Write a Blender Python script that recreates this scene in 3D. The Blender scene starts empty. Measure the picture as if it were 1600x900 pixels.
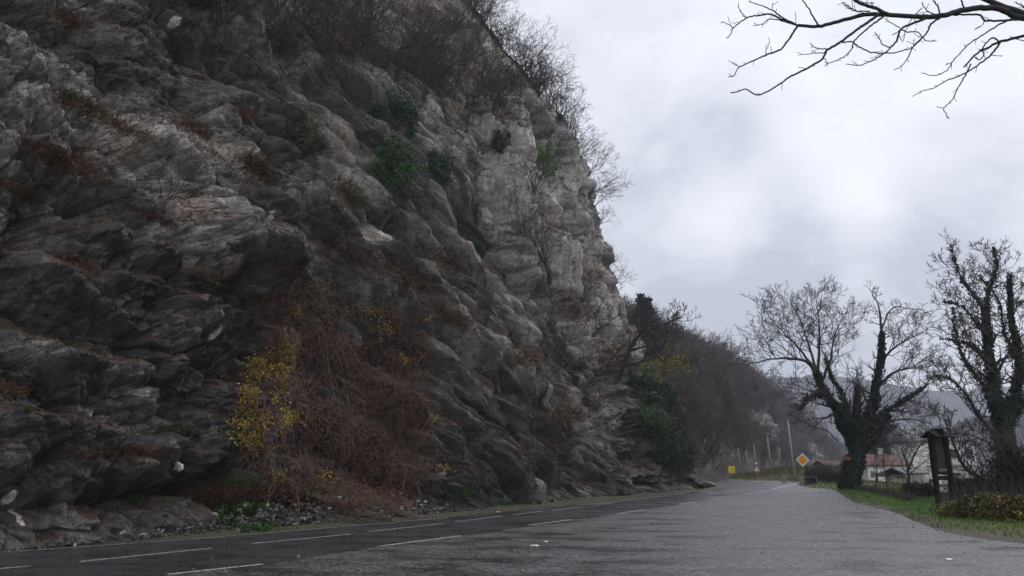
import bpy, math, random
import numpy as np
from mathutils import Vector, Matrix
from mathutils.bvhtree import BVHTree

SC = bpy.context.scene
COL = SC.collection
R = math.radians
F_PX = 1155.0                                   # focal length in photo pixels (1600 wide)
PITCH = math.atan(276 / F_PX)
CAM_H = 1.75
CP, SP = math.cos(PITCH), math.sin(PITCH)

# ------------------------------------------------------------ camera, sky, sun, exposure
cam_d = bpy.data.cameras.new('camera')
cam = bpy.data.objects.new('camera', cam_d)
COL.objects.link(cam)
cam.location = (0, 0, CAM_H)
cam.rotation_euler = (R(90) + PITCH, 0, 0)
cam_d.sensor_width = 36.0
cam_d.lens = 36.0 * F_PX / 1600.0
cam_d.clip_start = 0.1
cam_d.clip_end = 12000
SC.camera = cam


def pdir(x, y):
    """unit direction through a photo pixel"""
    u = (x - 800) / F_PX
    v = (450 - y) / F_PX
    d = Vector((u, CP - v * SP, SP + v * CP))
    return d.normalized()


def gp(x, y, z=0.0):
    """point of a horizontal plane under a photo pixel"""
    d = pdir(x, y)
    t = (z - CAM_H) / d.z
    return Vector((d.x * t, d.y * t, z))


def at(x, y, Y):
    """point in the place at forward distance Y under a photo pixel"""
    d = pdir(x, y)
    t = Y / d.y
    return Vector((d.x * t, Y, CAM_H + d.z * t))


def proj(P):
    P = np.asarray(P, float)
    f = P[..., 1] * CP + (P[..., 2] - CAM_H) * SP
    up = -P[..., 1] * SP + (P[..., 2] - CAM_H) * CP
    return 800 + F_PX * P[..., 0] / f, 450 - F_PX * up / f, f


SUN_AZ = R(48)      # to the right of straight ahead
SUN_EL = R(46)
world = bpy.data.worlds.new("World")
SC.world = world
world.use_nodes = True
W = world.node_tree
W.nodes.clear()


def wn(t, **kw):
    n = W.nodes.new(t)
    for k, v in kw.items():
        setattr(n, k, v)
    return n


def wl(a, b):
    W.links.new(a, b)


def wmath(op, a, b=None, clamp=False):
    n = wn('ShaderNodeMath', operation=op, use_clamp=clamp)
    for i, q in enumerate((a, b)):
        if q is None:
            continue
        if isinstance(q, (int, float)):
            n.inputs[i].default_value = q
        else:
            wl(q, n.inputs[i])
    return n.outputs[0]


sky = wn('ShaderNodeTexSky', sky_type='NISHITA', sun_disc=False)
sky.sun_elevation = SUN_EL
sky.sun_rotation = SUN_AZ
tc = wn('ShaderNodeTexCoord')
sep = wn('ShaderNodeSeparateXYZ')
wl(tc.outputs['Generated'], sep.inputs[0])
zc = wmath('ADD', wmath('MAXIMUM', sep.outputs['Z'], 0.0), 0.55)
comb = wn('ShaderNodeCombineXYZ')
wl(wmath('DIVIDE', sep.outputs['X'], zc), comb.inputs[0])
wl(wmath('DIVIDE', sep.outputs['Y'], zc), comb.inputs[1])


def wnoise(scale, detail, rough, off, dist=0.0):
    m = wn('ShaderNodeMapping')
    m.inputs['Location'].default_value = off
    wl(comb.outputs[0], m.inputs[0])
    n = wn('ShaderNodeTexNoise')
    n.inputs['Scale'].default_value = scale
    n.inputs['Detail'].default_value = detail
    n.inputs['Roughness'].default_value = rough
    n.inputs['Distortion'].default_value = dist
    wl(m.outputs[0], n.inputs['Vector'])
    return n.outputs['Fac']


def wblob(px, py, power):
    d = pdir(px, py)
    n = wn('ShaderNodeVectorMath', operation='DOT_PRODUCT')
    n.inputs[1].default_value = d
    nn = wn('ShaderNodeVectorMath', operation='NORMALIZE')
    wl(tc.outputs['Generated'], nn.inputs[0])
    wl(nn.outputs[0], n.inputs[0])
    return wmath('POWER', wmath('MAXIMUM', n.outputs['Value'], 0.0), power)


n1 = wnoise(2.4, 6, 0.52, (3.1, 1.7, 0), 0.3)
n2 = wnoise(6.5, 5, 0.55, (9.1, 4.7, 0), 0.4)
mix = wmath('ADD', wmath('MULTIPLY', wmath('SUBTRACT', n1, 0.5), 1.35), wmath('MULTIPLY', wmath('SUBTRACT', n2, 0.5), 0.8))
mix = wmath('ADD', mix, 0.27)
# thin places in the cloud deck, where the sun nearly shows
for px, py, pw, g in ((1390, 190, 60, 0.2), (1130, 345, 500, 0.42), (1330, 320, 500, 0.34), (1260, 210, 500, 0.2), (1500, 130, 140, 0.2), (1130, 60, 60, 0.12), (1600, 380, 60, 0.1)):
    mix = wmath('ADD', mix, wmath('MULTIPLY', wblob(px, py, pw), g))
for px, py, pw, g in ((1050, 190, 90, 0.14), (1480, 330, 200, 0.12), (1150, 560, 40, 0.30), (1600, 20, 60, 0.1)):
    mix = wmath('SUBTRACT', mix, wmath('MULTIPLY', wblob(px, py, pw), g))
ramp = wn('ShaderNodeValToRGB')
cr = ramp.color_ramp
cr.elements[0].position = 0.0
cr.elements[0].color = (6.7, 7.1, 8.1, 1)
cr.elements[1].position = 1.0
cr.elements[1].color = (15.0, 15.0, 15.2, 1)
for p_, c_ in ((0.25, (9.2, 9.55, 10.4, 1)), (0.5, (10.9, 11.2, 11.9, 1)), (0.72, (12.2, 12.4, 13.0, 1))):
    e = cr.elements.new(p_)
    e.color = c_
wl(mix, ramp.inputs[0])
mx = wn('ShaderNodeMix', data_type='RGBA')
mx.inputs['Factor'].default_value = 0.93
wl(sky.outputs[0], mx.inputs['A'])
wl(ramp.outputs[0], mx.inputs['B'])
bg = wn('ShaderNodeBackground')
bg.inputs['Strength'].default_value = 0.1
wl(mx.outputs['Result'], bg.inputs[0])
wo = wn('ShaderNodeOutputWorld')
wl(bg.outputs[0], wo.inputs[0])

sun_d = bpy.data.lights.new('sun', 'SUN')
sun_d.energy = 1.1
sun_d.angle = R(26)
sun_d.color = (1.0, 0.97, 0.93)
sun = bpy.data.objects.new('sun', sun_d)
COL.objects.link(sun)
sd = Vector((math.sin(SUN_AZ) * math.cos(SUN_EL), math.cos(SUN_AZ) * math.cos(SUN_EL), math.sin(SUN_EL)))
sun.rotation_euler = sd.to_track_quat('Z', 'Y').to_euler()
SC.view_settings.view_transform = 'Standard'
SC.view_settings.look = 'None'
SC.view_settings.exposure = 0.0
SC.view_settings.gamma = 1.0
SC.view_settings.use_curve_mapping = False
try:
    SC.cycles.use_denoising = True
    SC.cycles.volume_max_steps = 32
    SC.cycles.max_bounces = 5
    SC.cycles.volume_bounces = 0
    SC.cycles.transparent_max_bounces = 6
except Exception:
    pass

# ------------------------------------------------------------ numeric helpers
def hsh(ix, iy, iz, seed):
    h = (ix.astype(np.int64) * 374761393 + iy.astype(np.int64) * 668265263 + iz * 2147483647 + seed * 974634777) & 0xFFFFFFFF
    h = h.astype(np.uint32)
    h ^= h >> np.uint32(13)
    h = h * np.uint32(1274126177)
    h ^= h >> np.uint32(16)
    h = h * np.uint32(2246822519)
    h ^= h >> np.uint32(13)
    return h.astype(np.float64) / 4294967295.0


def vnoise(x, y, seed=0):
    ix = np.floor(x)
    iy = np.floor(y)
    fx = x - ix
    fy = y - iy
    fx = fx * fx * fx * (fx * (fx * 6 - 15) + 10)
    fy = fy * fy * fy * (fy * (fy * 6 - 15) + 10)
    a = hsh(ix, iy, 0, seed)
    b = hsh(ix + 1, iy, 0, seed)
    c = hsh(ix, iy + 1, 0, seed)
    d = hsh(ix + 1, iy + 1, 0, seed)
    return (a + (b - a) * fx) * (1 - fy) + (c + (d - c) * fx) * fy


def fbm(x, y, seed=0, octv=4, gain=0.5, lac=2.03):
    t = np.zeros_like(x)
    a = 1.0
    s = 0.0
    for o in range(octv):
        t += a * (vnoise(x, y, seed + o * 17) * 2 - 1)
        s += a
        a *= gain
        x = x * lac + 3.7
        y = y * lac + 1.3
    return t / s


def worley(x, y, seed):
    """faceted cells: value per cell, tilt per cell, distance to the crack"""
    ix = np.floor(x)
    iy = np.floor(y)
    f1 = np.full(x.shape, 1e9)
    f2 = np.full(x.shape, 1e9)
    val = np.zeros_like(x)
    til = np.zeros_like(x)
    for di in (-1, 0, 1):
        for dj in (-1, 0, 1):
            cx = ix + di
            cy = iy + dj
            px = cx + hsh(cx, cy, 1, seed)
            py = cy + hsh(cx, cy, 2, seed)
            dx = x - px
            dy = y - py
            d = dx * dx + dy * dy
            r = hsh(cx, cy, 3, seed)
            tx = hsh(cx, cy, 4, seed) * 2 - 1
            ty = hsh(cx, cy, 5, seed) * 2 - 1
            near = d < f1
            f2 = np.where(near, f1, np.minimum(f2, d))
            f1 = np.where(near, d, f1)
            val = np.where(near, r, val)
            til = np.where(near, tx * dx + ty * dy, til)
    return val, til, np.sqrt(f2) - np.sqrt(f1)


def blocks(x, y, seed, tilt=0.8, fall=5.5, core=0.36):
    """angular blocks: highest of the tilted flat-topped lumps of the nine cells around; also its value and the margin over the next"""
    ix = np.floor(x)
    iy = np.floor(y)
    best = np.full(x.shape, -1e9)
    sec = np.full(x.shape, -1e9)
    val = np.zeros_like(x)
    for di in (-1, 0, 1):
        for dj in (-1, 0, 1):
            cx = ix + di
            cy = iy + dj
            dx = x - (cx + 0.1 + 0.8 * hsh(cx, cy, 1, seed))
            dy = y - (cy + 0.1 + 0.8 * hsh(cx, cy, 2, seed))
            r = hsh(cx, cy, 3, seed)
            tx = (hsh(cx, cy, 4, seed) * 2 - 1) * tilt
            ty = (hsh(cx, cy, 5, seed) * 2 - 1) * tilt
            a = (hsh(cx, cy, 6, seed) - 0.5) * 1.3
            ca, sa = np.cos(a), np.sin(a)
            m = np.maximum(np.abs(dx * ca + dy * sa), np.abs(dy * ca - dx * sa) * (0.8 + 0.6 * r))
            h = r + tx * dx + ty * dy - fall * np.maximum(m - core, 0)
            up = h > best
            sec = np.where(up, best, np.maximum(sec, h))
            val = np.where(up, hsh(cx, cy, 7, seed), val)
            best = np.where(up, h, best)
    return best, val, best - sec


def trin(x, y, seed):
    """flat triangular facets meeting in sharp creases, -1..1"""
    sk = (x + y) * 0.3660254
    i = np.floor(x + sk)
    j = np.floor(y + sk)
    fx = x + sk - i
    fy = y + sk - j
    a = hsh(i, j, 0, seed)
    c = hsh(i + 1, j + 1, 0, seed)
    g = fx > fy
    b = hsh(i + g, j + (~g), 0, seed)
    mxx = np.maximum(fx, fy)
    mnn = np.minimum(fx, fy)
    return (a * (1 - mxx) + b * (mxx - mnn) + c * mnn) * 2 - 1


def smooth(a, b, x):
    t = np.clip((x - a) / (b - a), 0, 1)
    return t * t * (3 - 2 * t)


# ------------------------------------------------------------ mesh helpers
def mk(name, V, faces, mat=None, parent=None, col=None, shade=False, loc=None):
    """faces: list of (n,k) int arrays; makes ONE mesh object"""
    V = np.asarray(V, np.float32).reshape(-1, 3)
    if loc is not None:
        V = V - np.array(loc, np.float32)
    me = bpy.data.meshes.new(name)
    faces = [np.asarray(f, np.int32) for f in faces if len(f)]
    nl = sum(f.size for f in faces)
    nf = sum(len(f) for f in faces)
    me.vertices.add(len(V))
    me.vertices.foreach_set('co', V.ravel())
    me.loops.add(nl)
    me.loops.foreach_set('vertex_index', np.concatenate([f.ravel() for f in faces]))
    me.polygons.add(nf)
    tot = np.concatenate([np.full(len(f), f.shape[1], np.int32) for f in faces])
    st = np.concatenate([[0], np.cumsum(tot)[:-1]]).astype(np.int32)
    me.polygons.foreach_set('loop_start', st)
    me.polygons.foreach_set('loop_total', tot)
    me.polygons.foreach_set('use_smooth', np.full(nf, bool(shade)))
    me.update(calc_edges=True)
    if col is not None:
        c = np.ones((len(V), 4), np.float32)
        c[:, :col.shape[1]] = col
        a = me.color_attributes.new('Col', 'FLOAT_COLOR', 'POINT')
        a.data.foreach_set('color', c.ravel())
    if mat:
        me.materials.append(mat)
    o = bpy.data.objects.new(name, me)
    if loc is not None:
        o.location = loc
    COL.objects.link(o)
    if parent:
        o.parent = parent
    return o


def tag(o, label=None, cat=None, group=None, kind=None):
    if label:
        o['label'] = label
    if cat:
        o['category'] = cat
    if group:
        o['group'] = group
    if kind:
        o['kind'] = kind
    return o


def empty(name, loc, label, cat, group=None, rz=0):
    o = bpy.data.objects.new(name, None)
    o.empty_display_size = 0.3
    COL.objects.link(o)
    o.location = loc
    o.rotation_euler = (0, 0, rz)
    return tag(o, label, cat, group)


class MB:
    """collects simple shapes for one mesh"""
    def __init__(s):
        s.v = []
        s.f = {}
        s.n = 0

    def add(s, V, Fs):
        V = np.asarray(V, float).reshape(-1, 3)
        for f in Fs:
            f = np.asarray(f, np.int32)
            if f.ndim == 1:
                f = f[None]
            s.f.setdefault(f.shape[1], []).append(f + s.n)
        s.v.append(V)
        s.n += len(V)
        return s

    def box(s, c, d, rz=0, rx=0, bev=0.0):
        x, y, z = d[0] / 2, d[1] / 2, d[2] / 2
        P = np.array([[i, j, k] for k in (-z, z) for j in (-y, y) for i in (-x, x)], float)
        M = np.array((Matrix.Rotation(rz, 3, 'Z') @ Matrix.Rotation(rx, 3, 'X')))
        P = P @ M.T + np.array(c)
        return s.add(P, [[[0, 2, 3, 1], [4, 5, 7, 6], [0, 1, 5, 4], [2, 6, 7, 3], [0, 4, 6, 2], [1, 3, 7, 5]]])

    def prism(s, pts, y0, y1, M=None, off=(0, 0, 0)):
        """outline in XZ extruded along Y"""
        n = len(pts)
        A = [(p[0], y0, p[1]) for p in pts] + [(p[0], y1, p[1]) for p in pts]
        A = np.array(A, float)
        if M is not None:
            A = A @ np.array(M).T
        A = A + np.array(off)
        fs = [np.array(list(range(n - 1, -1, -1))), np.array(list(range(n, 2 * n)))]
        q = [[i, (i + 1) % n, n + (i + 1) % n, n + i] for i in range(n)]
        return s.add(A, fs + [np.array(q)])

    def tube(s, pts, rad, k=8, cap=True):
        pts = np.array([tuple(p) for p in pts], float)
        n = len(pts)
        rad = np.broadcast_to(np.array(rad, float), (n,)) if np.ndim(rad) else np.full(n, rad)
        T = np.gradient(pts, axis=0)
        T /= np.linalg.norm(T, axis=1)[:, None] + 1e-9
        ref = np.array([0.31, 0.87, 0.11])
        a = np.cross(T, ref)
        a /= np.linalg.norm(a, axis=1)[:, None] + 1e-9
        b = np.cross(T, a)
        th = np.arange(k) / k * 2 * math.pi
        V = pts[:, None] + rad[:, None, None] * (a[:, None] * np.cos(th)[None, :, None] + b[:, None] * np.sin(th)[None, :, None])
        V = V.reshape(-1, 3)
        i = np.arange(n - 1)[:, None] * k
        j = np.arange(k)[None]
        j2 = (j + 1) % k
        q = np.stack([i + j, i + j2, i + k + j2, i + k + j], -1).reshape(-1, 4)
        fs = [q]
        if cap:
            fs += [np.arange(k)[::-1].copy(), np.arange(k) + (n - 1) * k]
        return s.add(V, fs)

    def build(s, name, mat, parent=None, loc=None, shade=False, col=None):
        V = np.concatenate(s.v)
        return mk(name, V, [np.concatenate(f) for f in s.f.values()], mat, parent, col, shade, loc)


def seg_mesh(S, k=3):
    """S: (n,8) p0 p1 r0 r1 -> verts, quads"""
    S = np.asarray(S, float)
    p0, p1, r0, r1 = S[:, :3], S[:, 3:6], S[:, 6], S[:, 7]
    T = p1 - p0
    T /= np.linalg.norm(T, axis=1)[:, None] + 1e-9
    ref = np.where(np.abs(T[:, 2:3]) > 0.9, np.array([[1., 0, 0]]), np.array([[0, 0, 1.]]))
    a = np.cross(T, ref)
    a /= np.linalg.norm(a, axis=1)[:, None] + 1e-9
    b = np.cross(T, a)
    th = np.arange(k) / k * 2 * math.pi
    ring = a[:, None] * np.cos(th)[None, :, None] + b[:, None] * np.sin(th)[None, :, None]
    V = np.concatenate([p0[:, None] + ring * r0[:, None, None], p1[:, None] + ring * r1[:, None, None]], 1)
    base = (np.arange(len(S)) * 2 * k)[:, None]
    j = np.arange(k)[None]
    j2 = (j + 1) % k
    q = np.stack([base + j, base + j2, base + k + j2, base + k + j], -1).reshape(-1, 4)
    return V.reshape(-1, 3), q


def leaf_mesh(P, size, rng, N=None, flat=0.6, aspect=0.7, fold=True):
    """small folded leaf quads (two triangles) with random turn; N biases the facing"""
    n = len(P)
    nn = rng.normal(size=(n, 3))
    if N is not None:
        nn = nn * (1 - flat) + N * flat * 1.6
    nn /= np.linalg.norm(nn, axis=1)[:, None] + 1e-9
    a = np.cross(nn, rng.normal(size=(n, 3)))
    a /= np.linalg.norm(a, axis=1)[:, None] + 1e-9
    b = np.cross(nn, a)
    size = np.broadcast_to(size, (n,))[:, None]
    v0 = P - a * size
    v1 = P + b * size * aspect + nn * size * 0.25
    v2 = P + a * size
    v3 = P - b * size * aspect + nn * size * 0.25
    V = np.stack([v0, v1, v2, v3], 1).reshape(-1, 3)
    i = (np.arange(n) * 4)[:, None]
    F = np.concatenate([np.hstack([i, i + 1, i + 2]), np.hstack([i, i + 2, i + 3])])
    return V, F


def blades(P, D, w, rng, col):
    """bent grass blades: D is the full vector of each blade"""
    n = len(P)
    side = np.cross(D, rng.normal(size=(n, 3)))
    side /= np.linalg.norm(side, axis=1)[:, None] + 1e-9
    side *= np.broadcast_to(w, (n,))[:, None]
    bend = rng.normal(size=(n, 3)) * 0.18 * np.linalg.norm(D, axis=1)[:, None]
    mid = P + D * 0.55
    tip = P + D + bend - np.array([0, 0, 1]) * np.abs(bend[:, 2:3])
    V = np.stack([P - side, P + side, mid + side * 0.7, mid - side * 0.7, tip], 1).reshape(-1, 3)
    i = (np.arange(n) * 5)[:, None]
    q = np.hstack([i, i + 1, i + 2, i + 3])
    t = np.hstack([i + 3, i + 2, i + 4])
    return V, q, t, np.repeat(col, 5, axis=0)


# ------------------------------------------------------------ materials
def mat(name, base=(0.2, 0.2, 0.2), rough=0.8, attr=False, var=0.15, nscale=6.0, bump=0.0, bscale=30.0, spec=0.3, metal=0.0, trans=0.0):
    m = bpy.data.materials.new(name)
    m.use_nodes = True
    nt = m.node_tree
    b = nt.nodes['Principled BSDF']
    b.inputs['Roughness'].default_value = rough
    b.inputs['Specular IOR Level'].default_value = spec
    b.inputs['Metallic'].default_value = metal
    tcn = nt.nodes.new('ShaderNodeTexCoord')
    nz = nt.nodes.new('ShaderNodeTexNoise')
    nz.inputs['Scale'].default_value = nscale
    nz.inputs['Detail'].default_value = 5
    nt.links.new(tcn.outputs['Object'], nz.inputs['Vector'])
    mp = nt.nodes.new('ShaderNodeMapRange')
    mp.inputs['From Min'].default_value = 0.3
    mp.inputs['From Max'].default_value = 0.7
    mp.inputs['To Min'].default_value = 1 - var
    mp.inputs['To Max'].default_value = 1 + var
    nt.links.new(nz.outputs['Fac'], mp.inputs['Value'])
    mul = nt.nodes.new('ShaderNodeVectorMath')
    mul.operation = 'SCALE'
    if attr:
        at_ = nt.nodes.new('ShaderNodeAttribute')
        at_.attribute_name = 'Col'
        nt.links.new(at_.outputs['Color'], mul.inputs[0])
    else:
        mul.inputs[0].default_value = base
    nt.links.new(mp.outputs[0], mul.inputs['Scale'])
    nt.links.new(mul.outputs[0], b.inputs['Base Color'])
    if bump > 0:
        n2_ = nt.nodes.new('ShaderNodeTexNoise')
        n2_.inputs['Scale'].default_value = bscale
        n2_.inputs['Detail'].default_value = 6
        nt.links.new(tcn.outputs['Object'], n2_.inputs['Vector'])
        bp = nt.nodes.new('ShaderNodeBump')
        bp.inputs['Strength'].default_value = bump
        bp.inputs['Distance'].default_value = 0.03
        nt.links.new(n2_.outputs['Fac'], bp.inputs['Height'])
        nt.links.new(bp.outputs[0], b.inputs['Normal'])
    return m


M_bark = mat('bark', (0.060, 0.052, 0.048), 0.9, bump=0.6, bscale=12)
M_twig = mat('twig', (0.075, 0.062, 0.060), 0.9, spec=0.1)
M_twigf = mat('twig_far', (0.115, 0.088, 0.080), 0.95, nscale=0.06, var=0.55, spec=0.05)
M_leaf = mat('leaf', attr=True, rough=0.55, var=0.25, nscale=3, spec=0.3)
M_grass = mat('grass', attr=True, rough=0.7, var=0.2, nscale=2, spec=0.2)
M_concrete = mat('concrete', (0.26, 0.25, 0.24), 0.85, bump=0.4, bscale=25)
M_polewood = mat('pole_wood', (0.30, 0.285, 0.25), 0.85, bump=0.3, bscale=20)
M_plaster = mat('plaster', (0.80, 0.80, 0.77), 0.85, nscale=0.8, var=0.12)
M_white = mat('white_paint', (0.78, 0.78, 0.76), 0.5)
M_tile = None
M_darkwood = mat('dark_wood', (0.013, 0.010, 0.009), 0.9, bump=0.5, bscale=14, spec=0.15)
M_greyroof = mat('grey_roof', (0.12, 0.12, 0.13), 0.7, bump=0.4, bscale=6)
M_glass = mat('window_glass', (0.03, 0.035, 0.04), 0.1, spec=0.6)
M_steel = mat('steel', (0.35, 0.36, 0.37), 0.45, metal=0.6)
M_black = mat('black_paint', (0.012, 0.012, 0.012), 0.5)
M_red = mat('red_paint', (0.50, 0.02, 0.02), 0.45, var=0.08)
M_orange = mat('orange_paint', (0.85, 0.28, 0.01), 0.45, var=0.05)
M_yellow = mat('yellow_paint', (0.80, 0.62, 0.01), 0.45, var=0.05)


def tile_mat():
    m = mat('roof_tiles', (0.13, 0.060, 0.050), 0.8, var=0.35, nscale=2.5)
    nt = m.node_tree
    wv = nt.nodes.new('ShaderNodeTexWave')
    wv.inputs['Scale'].default_value = 1.2
    wv.inputs['Distortion'].default_value = 0.6
    tcn = nt.nodes.new('ShaderNodeTexCoord')
    nt.links.new(tcn.outputs['Object'], wv.inputs['Vector'])
    bp = nt.nodes.new('ShaderNodeBump')
    bp.inputs['Strength'].default_value = 0.8
    bp.inputs['Distance'].default_value = 0.08
    nt.links.new(wv.outputs['Fac'], bp.inputs['Height'])
    nt.links.new(bp.outputs[0], nt.nodes['Principled BSDF'].inputs['Normal'])
    return m


M_tile = tile_mat()


def nodes_of(m):
    nt = m.node_tree
    return nt, nt.nodes, nt.links


def rock_mat():
    m = bpy.data.materials.new('limestone')
    m.use_nodes = True
    nt, N, L = nodes_of(m)
    b = N['Principled BSDF']
    b.inputs['Specular IOR Level'].default_value = 0.35
    g = N.new('ShaderNodeNewGeometry')
    at_ = N.new('ShaderNodeAttribute')
    at_.attribute_name = 'Col'
    # fine mottling of the stone: pale lichen flecks and dark stains
    def noise(scale, det, ro, stretch=None, dist=0.0):
        n = N.new('ShaderNodeTexNoise')
        n.inputs['Scale'].default_value = scale
        n.inputs['Detail'].default_value = det
        n.inputs['Roughness'].default_value = ro
        n.inputs['Distortion'].default_value = dist
        if stretch:
            mp = N.new('ShaderNodeMapping')
            mp.inputs['Scale'].default_value = stretch
            mp.inputs['Rotation'].default_value = (0, R(14), R(62))
            L.new(g.outputs['Position'], mp.inputs[0])
            L.new(mp.outputs[0], n.inputs['Vector'])
        else:
            L.new(g.outputs['Position'], n.inputs['Vector'])
        return n.outputs['Fac']
    def mrange(v, a, b_, c, d):
        n = N.new('ShaderNodeMapRange')
        n.inputs['From Min'].default_value = a
        n.inputs['From Max'].default_value = b_
        n.inputs['To Min'].default_value = c
        n.inputs['To Max'].default_value = d
        L.new(v, n.inputs['Value'])
        return n.outputs[0]
    def mul(a, b_):
        n = N.new('ShaderNodeMath')
        n.operation = 'MULTIPLY'
        L.new(a, n.inputs[0])
        L.new(b_, n.inputs[1])
        return n.outputs[0]
    a1 = mrange(noise(1.8, 9, 0.68), 0.34, 0.66, 0.80, 1.22)
    a2 = mrange(noise(20, 6, 0.75), 0.38, 0.62, 0.62, 1.42)
    st = mrange(noise(1.6, 5, 0.6, (2.5, 2.5, 0.35)), 0.35, 0.6, 0.72, 1.15)
    tot = mul(mul(a1, a2), st)
    sc = N.new('ShaderNodeVectorMath')
    sc.operation = 'SCALE'
    L.new(at_.outputs['Color'], sc.inputs[0])
    L.new(tot, sc.inputs['Scale'])
    # pale flecks
    fl = mrange(noise(5.0, 7, 0.72), 0.60, 0.64, 0.0, 0.75)
    mixn = N.new('ShaderNodeMix')
    mixn.data_type = 'RGBA'
    L.new(mul(fl, mrange(at_.outputs['Alpha'], 0, 1, 0, 1)), mixn.inputs['Factor'])
    L.new(sc.outputs[0], mixn.inputs['A'])
    mixn.inputs['B'].default_value = (0.46, 0.44, 0.42, 1)
    cracks = []
    for sc_v, st_v, w_v in ((0.6, (0.7, 0.7, 2.0), 0.022), (1.9, (0.7, 0.7, 2.2), 0.05)):
        wz = N.new('ShaderNodeTexNoise')
        wz.inputs['Scale'].default_value = 1.1 * sc_v
        wz.inputs['Detail'].default_value = 4
        L.new(g.outputs['Position'], wz.inputs['Vector'])
        ad = N.new('ShaderNodeVectorMath')
        ad.operation = 'MULTIPLY_ADD'
        L.new(wz.outputs['Color'], ad.inputs[0])
        ad.inputs[1].default_value = (1.3 / sc_v,) * 3
        L.new(g.outputs['Position'], ad.inputs[2])
        mpv = N.new('ShaderNodeMapping')
        mpv.inputs['Scale'].default_value = st_v
        mpv.inputs['Rotation'].default_value = (R(12), R(16), 0)
        L.new(ad.outputs[0], mpv.inputs[0])
        vv = N.new('ShaderNodeTexVoronoi')
        vv.feature = 'DISTANCE_TO_EDGE'
        vv.inputs['Scale'].default_value = sc_v
        L.new(mpv.outputs[0], vv.inputs['Vector'])
        cracks.append(mrange(vv.outputs['Distance'], 0.0, w_v, 0.35 if sc_v < 1 else 0.72, 1.0))
    ck = mul(cracks[0], cracks[1])
    sc2 = N.new('ShaderNodeVectorMath')
    sc2.operation = 'SCALE'
    L.new(mixn.outputs['Result'], sc2.inputs[0])
    L.new(ck, sc2.inputs['Scale'])
    L.new(sc2.outputs[0], b.inputs['Base Color'])
    L.new(mrange(noise(0.7, 3, 0.5), 0.4, 0.6, 0.45, 0.85), b.inputs['Roughness'])
    # small relief
    v = N.new('ShaderNodeTexVoronoi')
    v.feature = 'DISTANCE_TO_EDGE'
    v.inputs['Scale'].default_value = 2.6
    wv = N.new('ShaderNodeVectorMath')
    wv.operation = 'ADD'
    nz = N.new('ShaderNodeTexNoise')
    nz.inputs['Scale'].default_value = 3
    L.new(g.outputs['Position'], nz.inputs['Vector'])
    mp = N.new('ShaderNodeMapping')
    mp.inputs['Scale'].default_value = (1, 1, 2.4)
    L.new(g.outputs['Position'], wv.inputs[0])
    L.new(nz.outputs['Color'], wv.inputs[1])
    L.new(wv.outputs[0], mp.inputs[0])
    L.new(mp.outputs[0], v.inputs['Vector'])
    crack = mrange(v.outputs['Distance'], 0.0, 0.06, 0.0, 0.35)
    h = N.new('ShaderNodeMath')
    h.operation = 'ADD'
    L.new(crack, h.inputs[0])
    L.new(noise(7, 10, 0.7), h.inputs[1])
    bp = N.new('ShaderNodeBump')
    bp.inputs['Strength'].default_value = 0.7
    bp.inputs['Distance'].default_value = 0.045
    L.new(h.outputs[0], bp.inputs['Height'])
    L.new(bp.outputs[0], b.inputs['Normal'])
    return m


M_rock = rock_mat()


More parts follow.
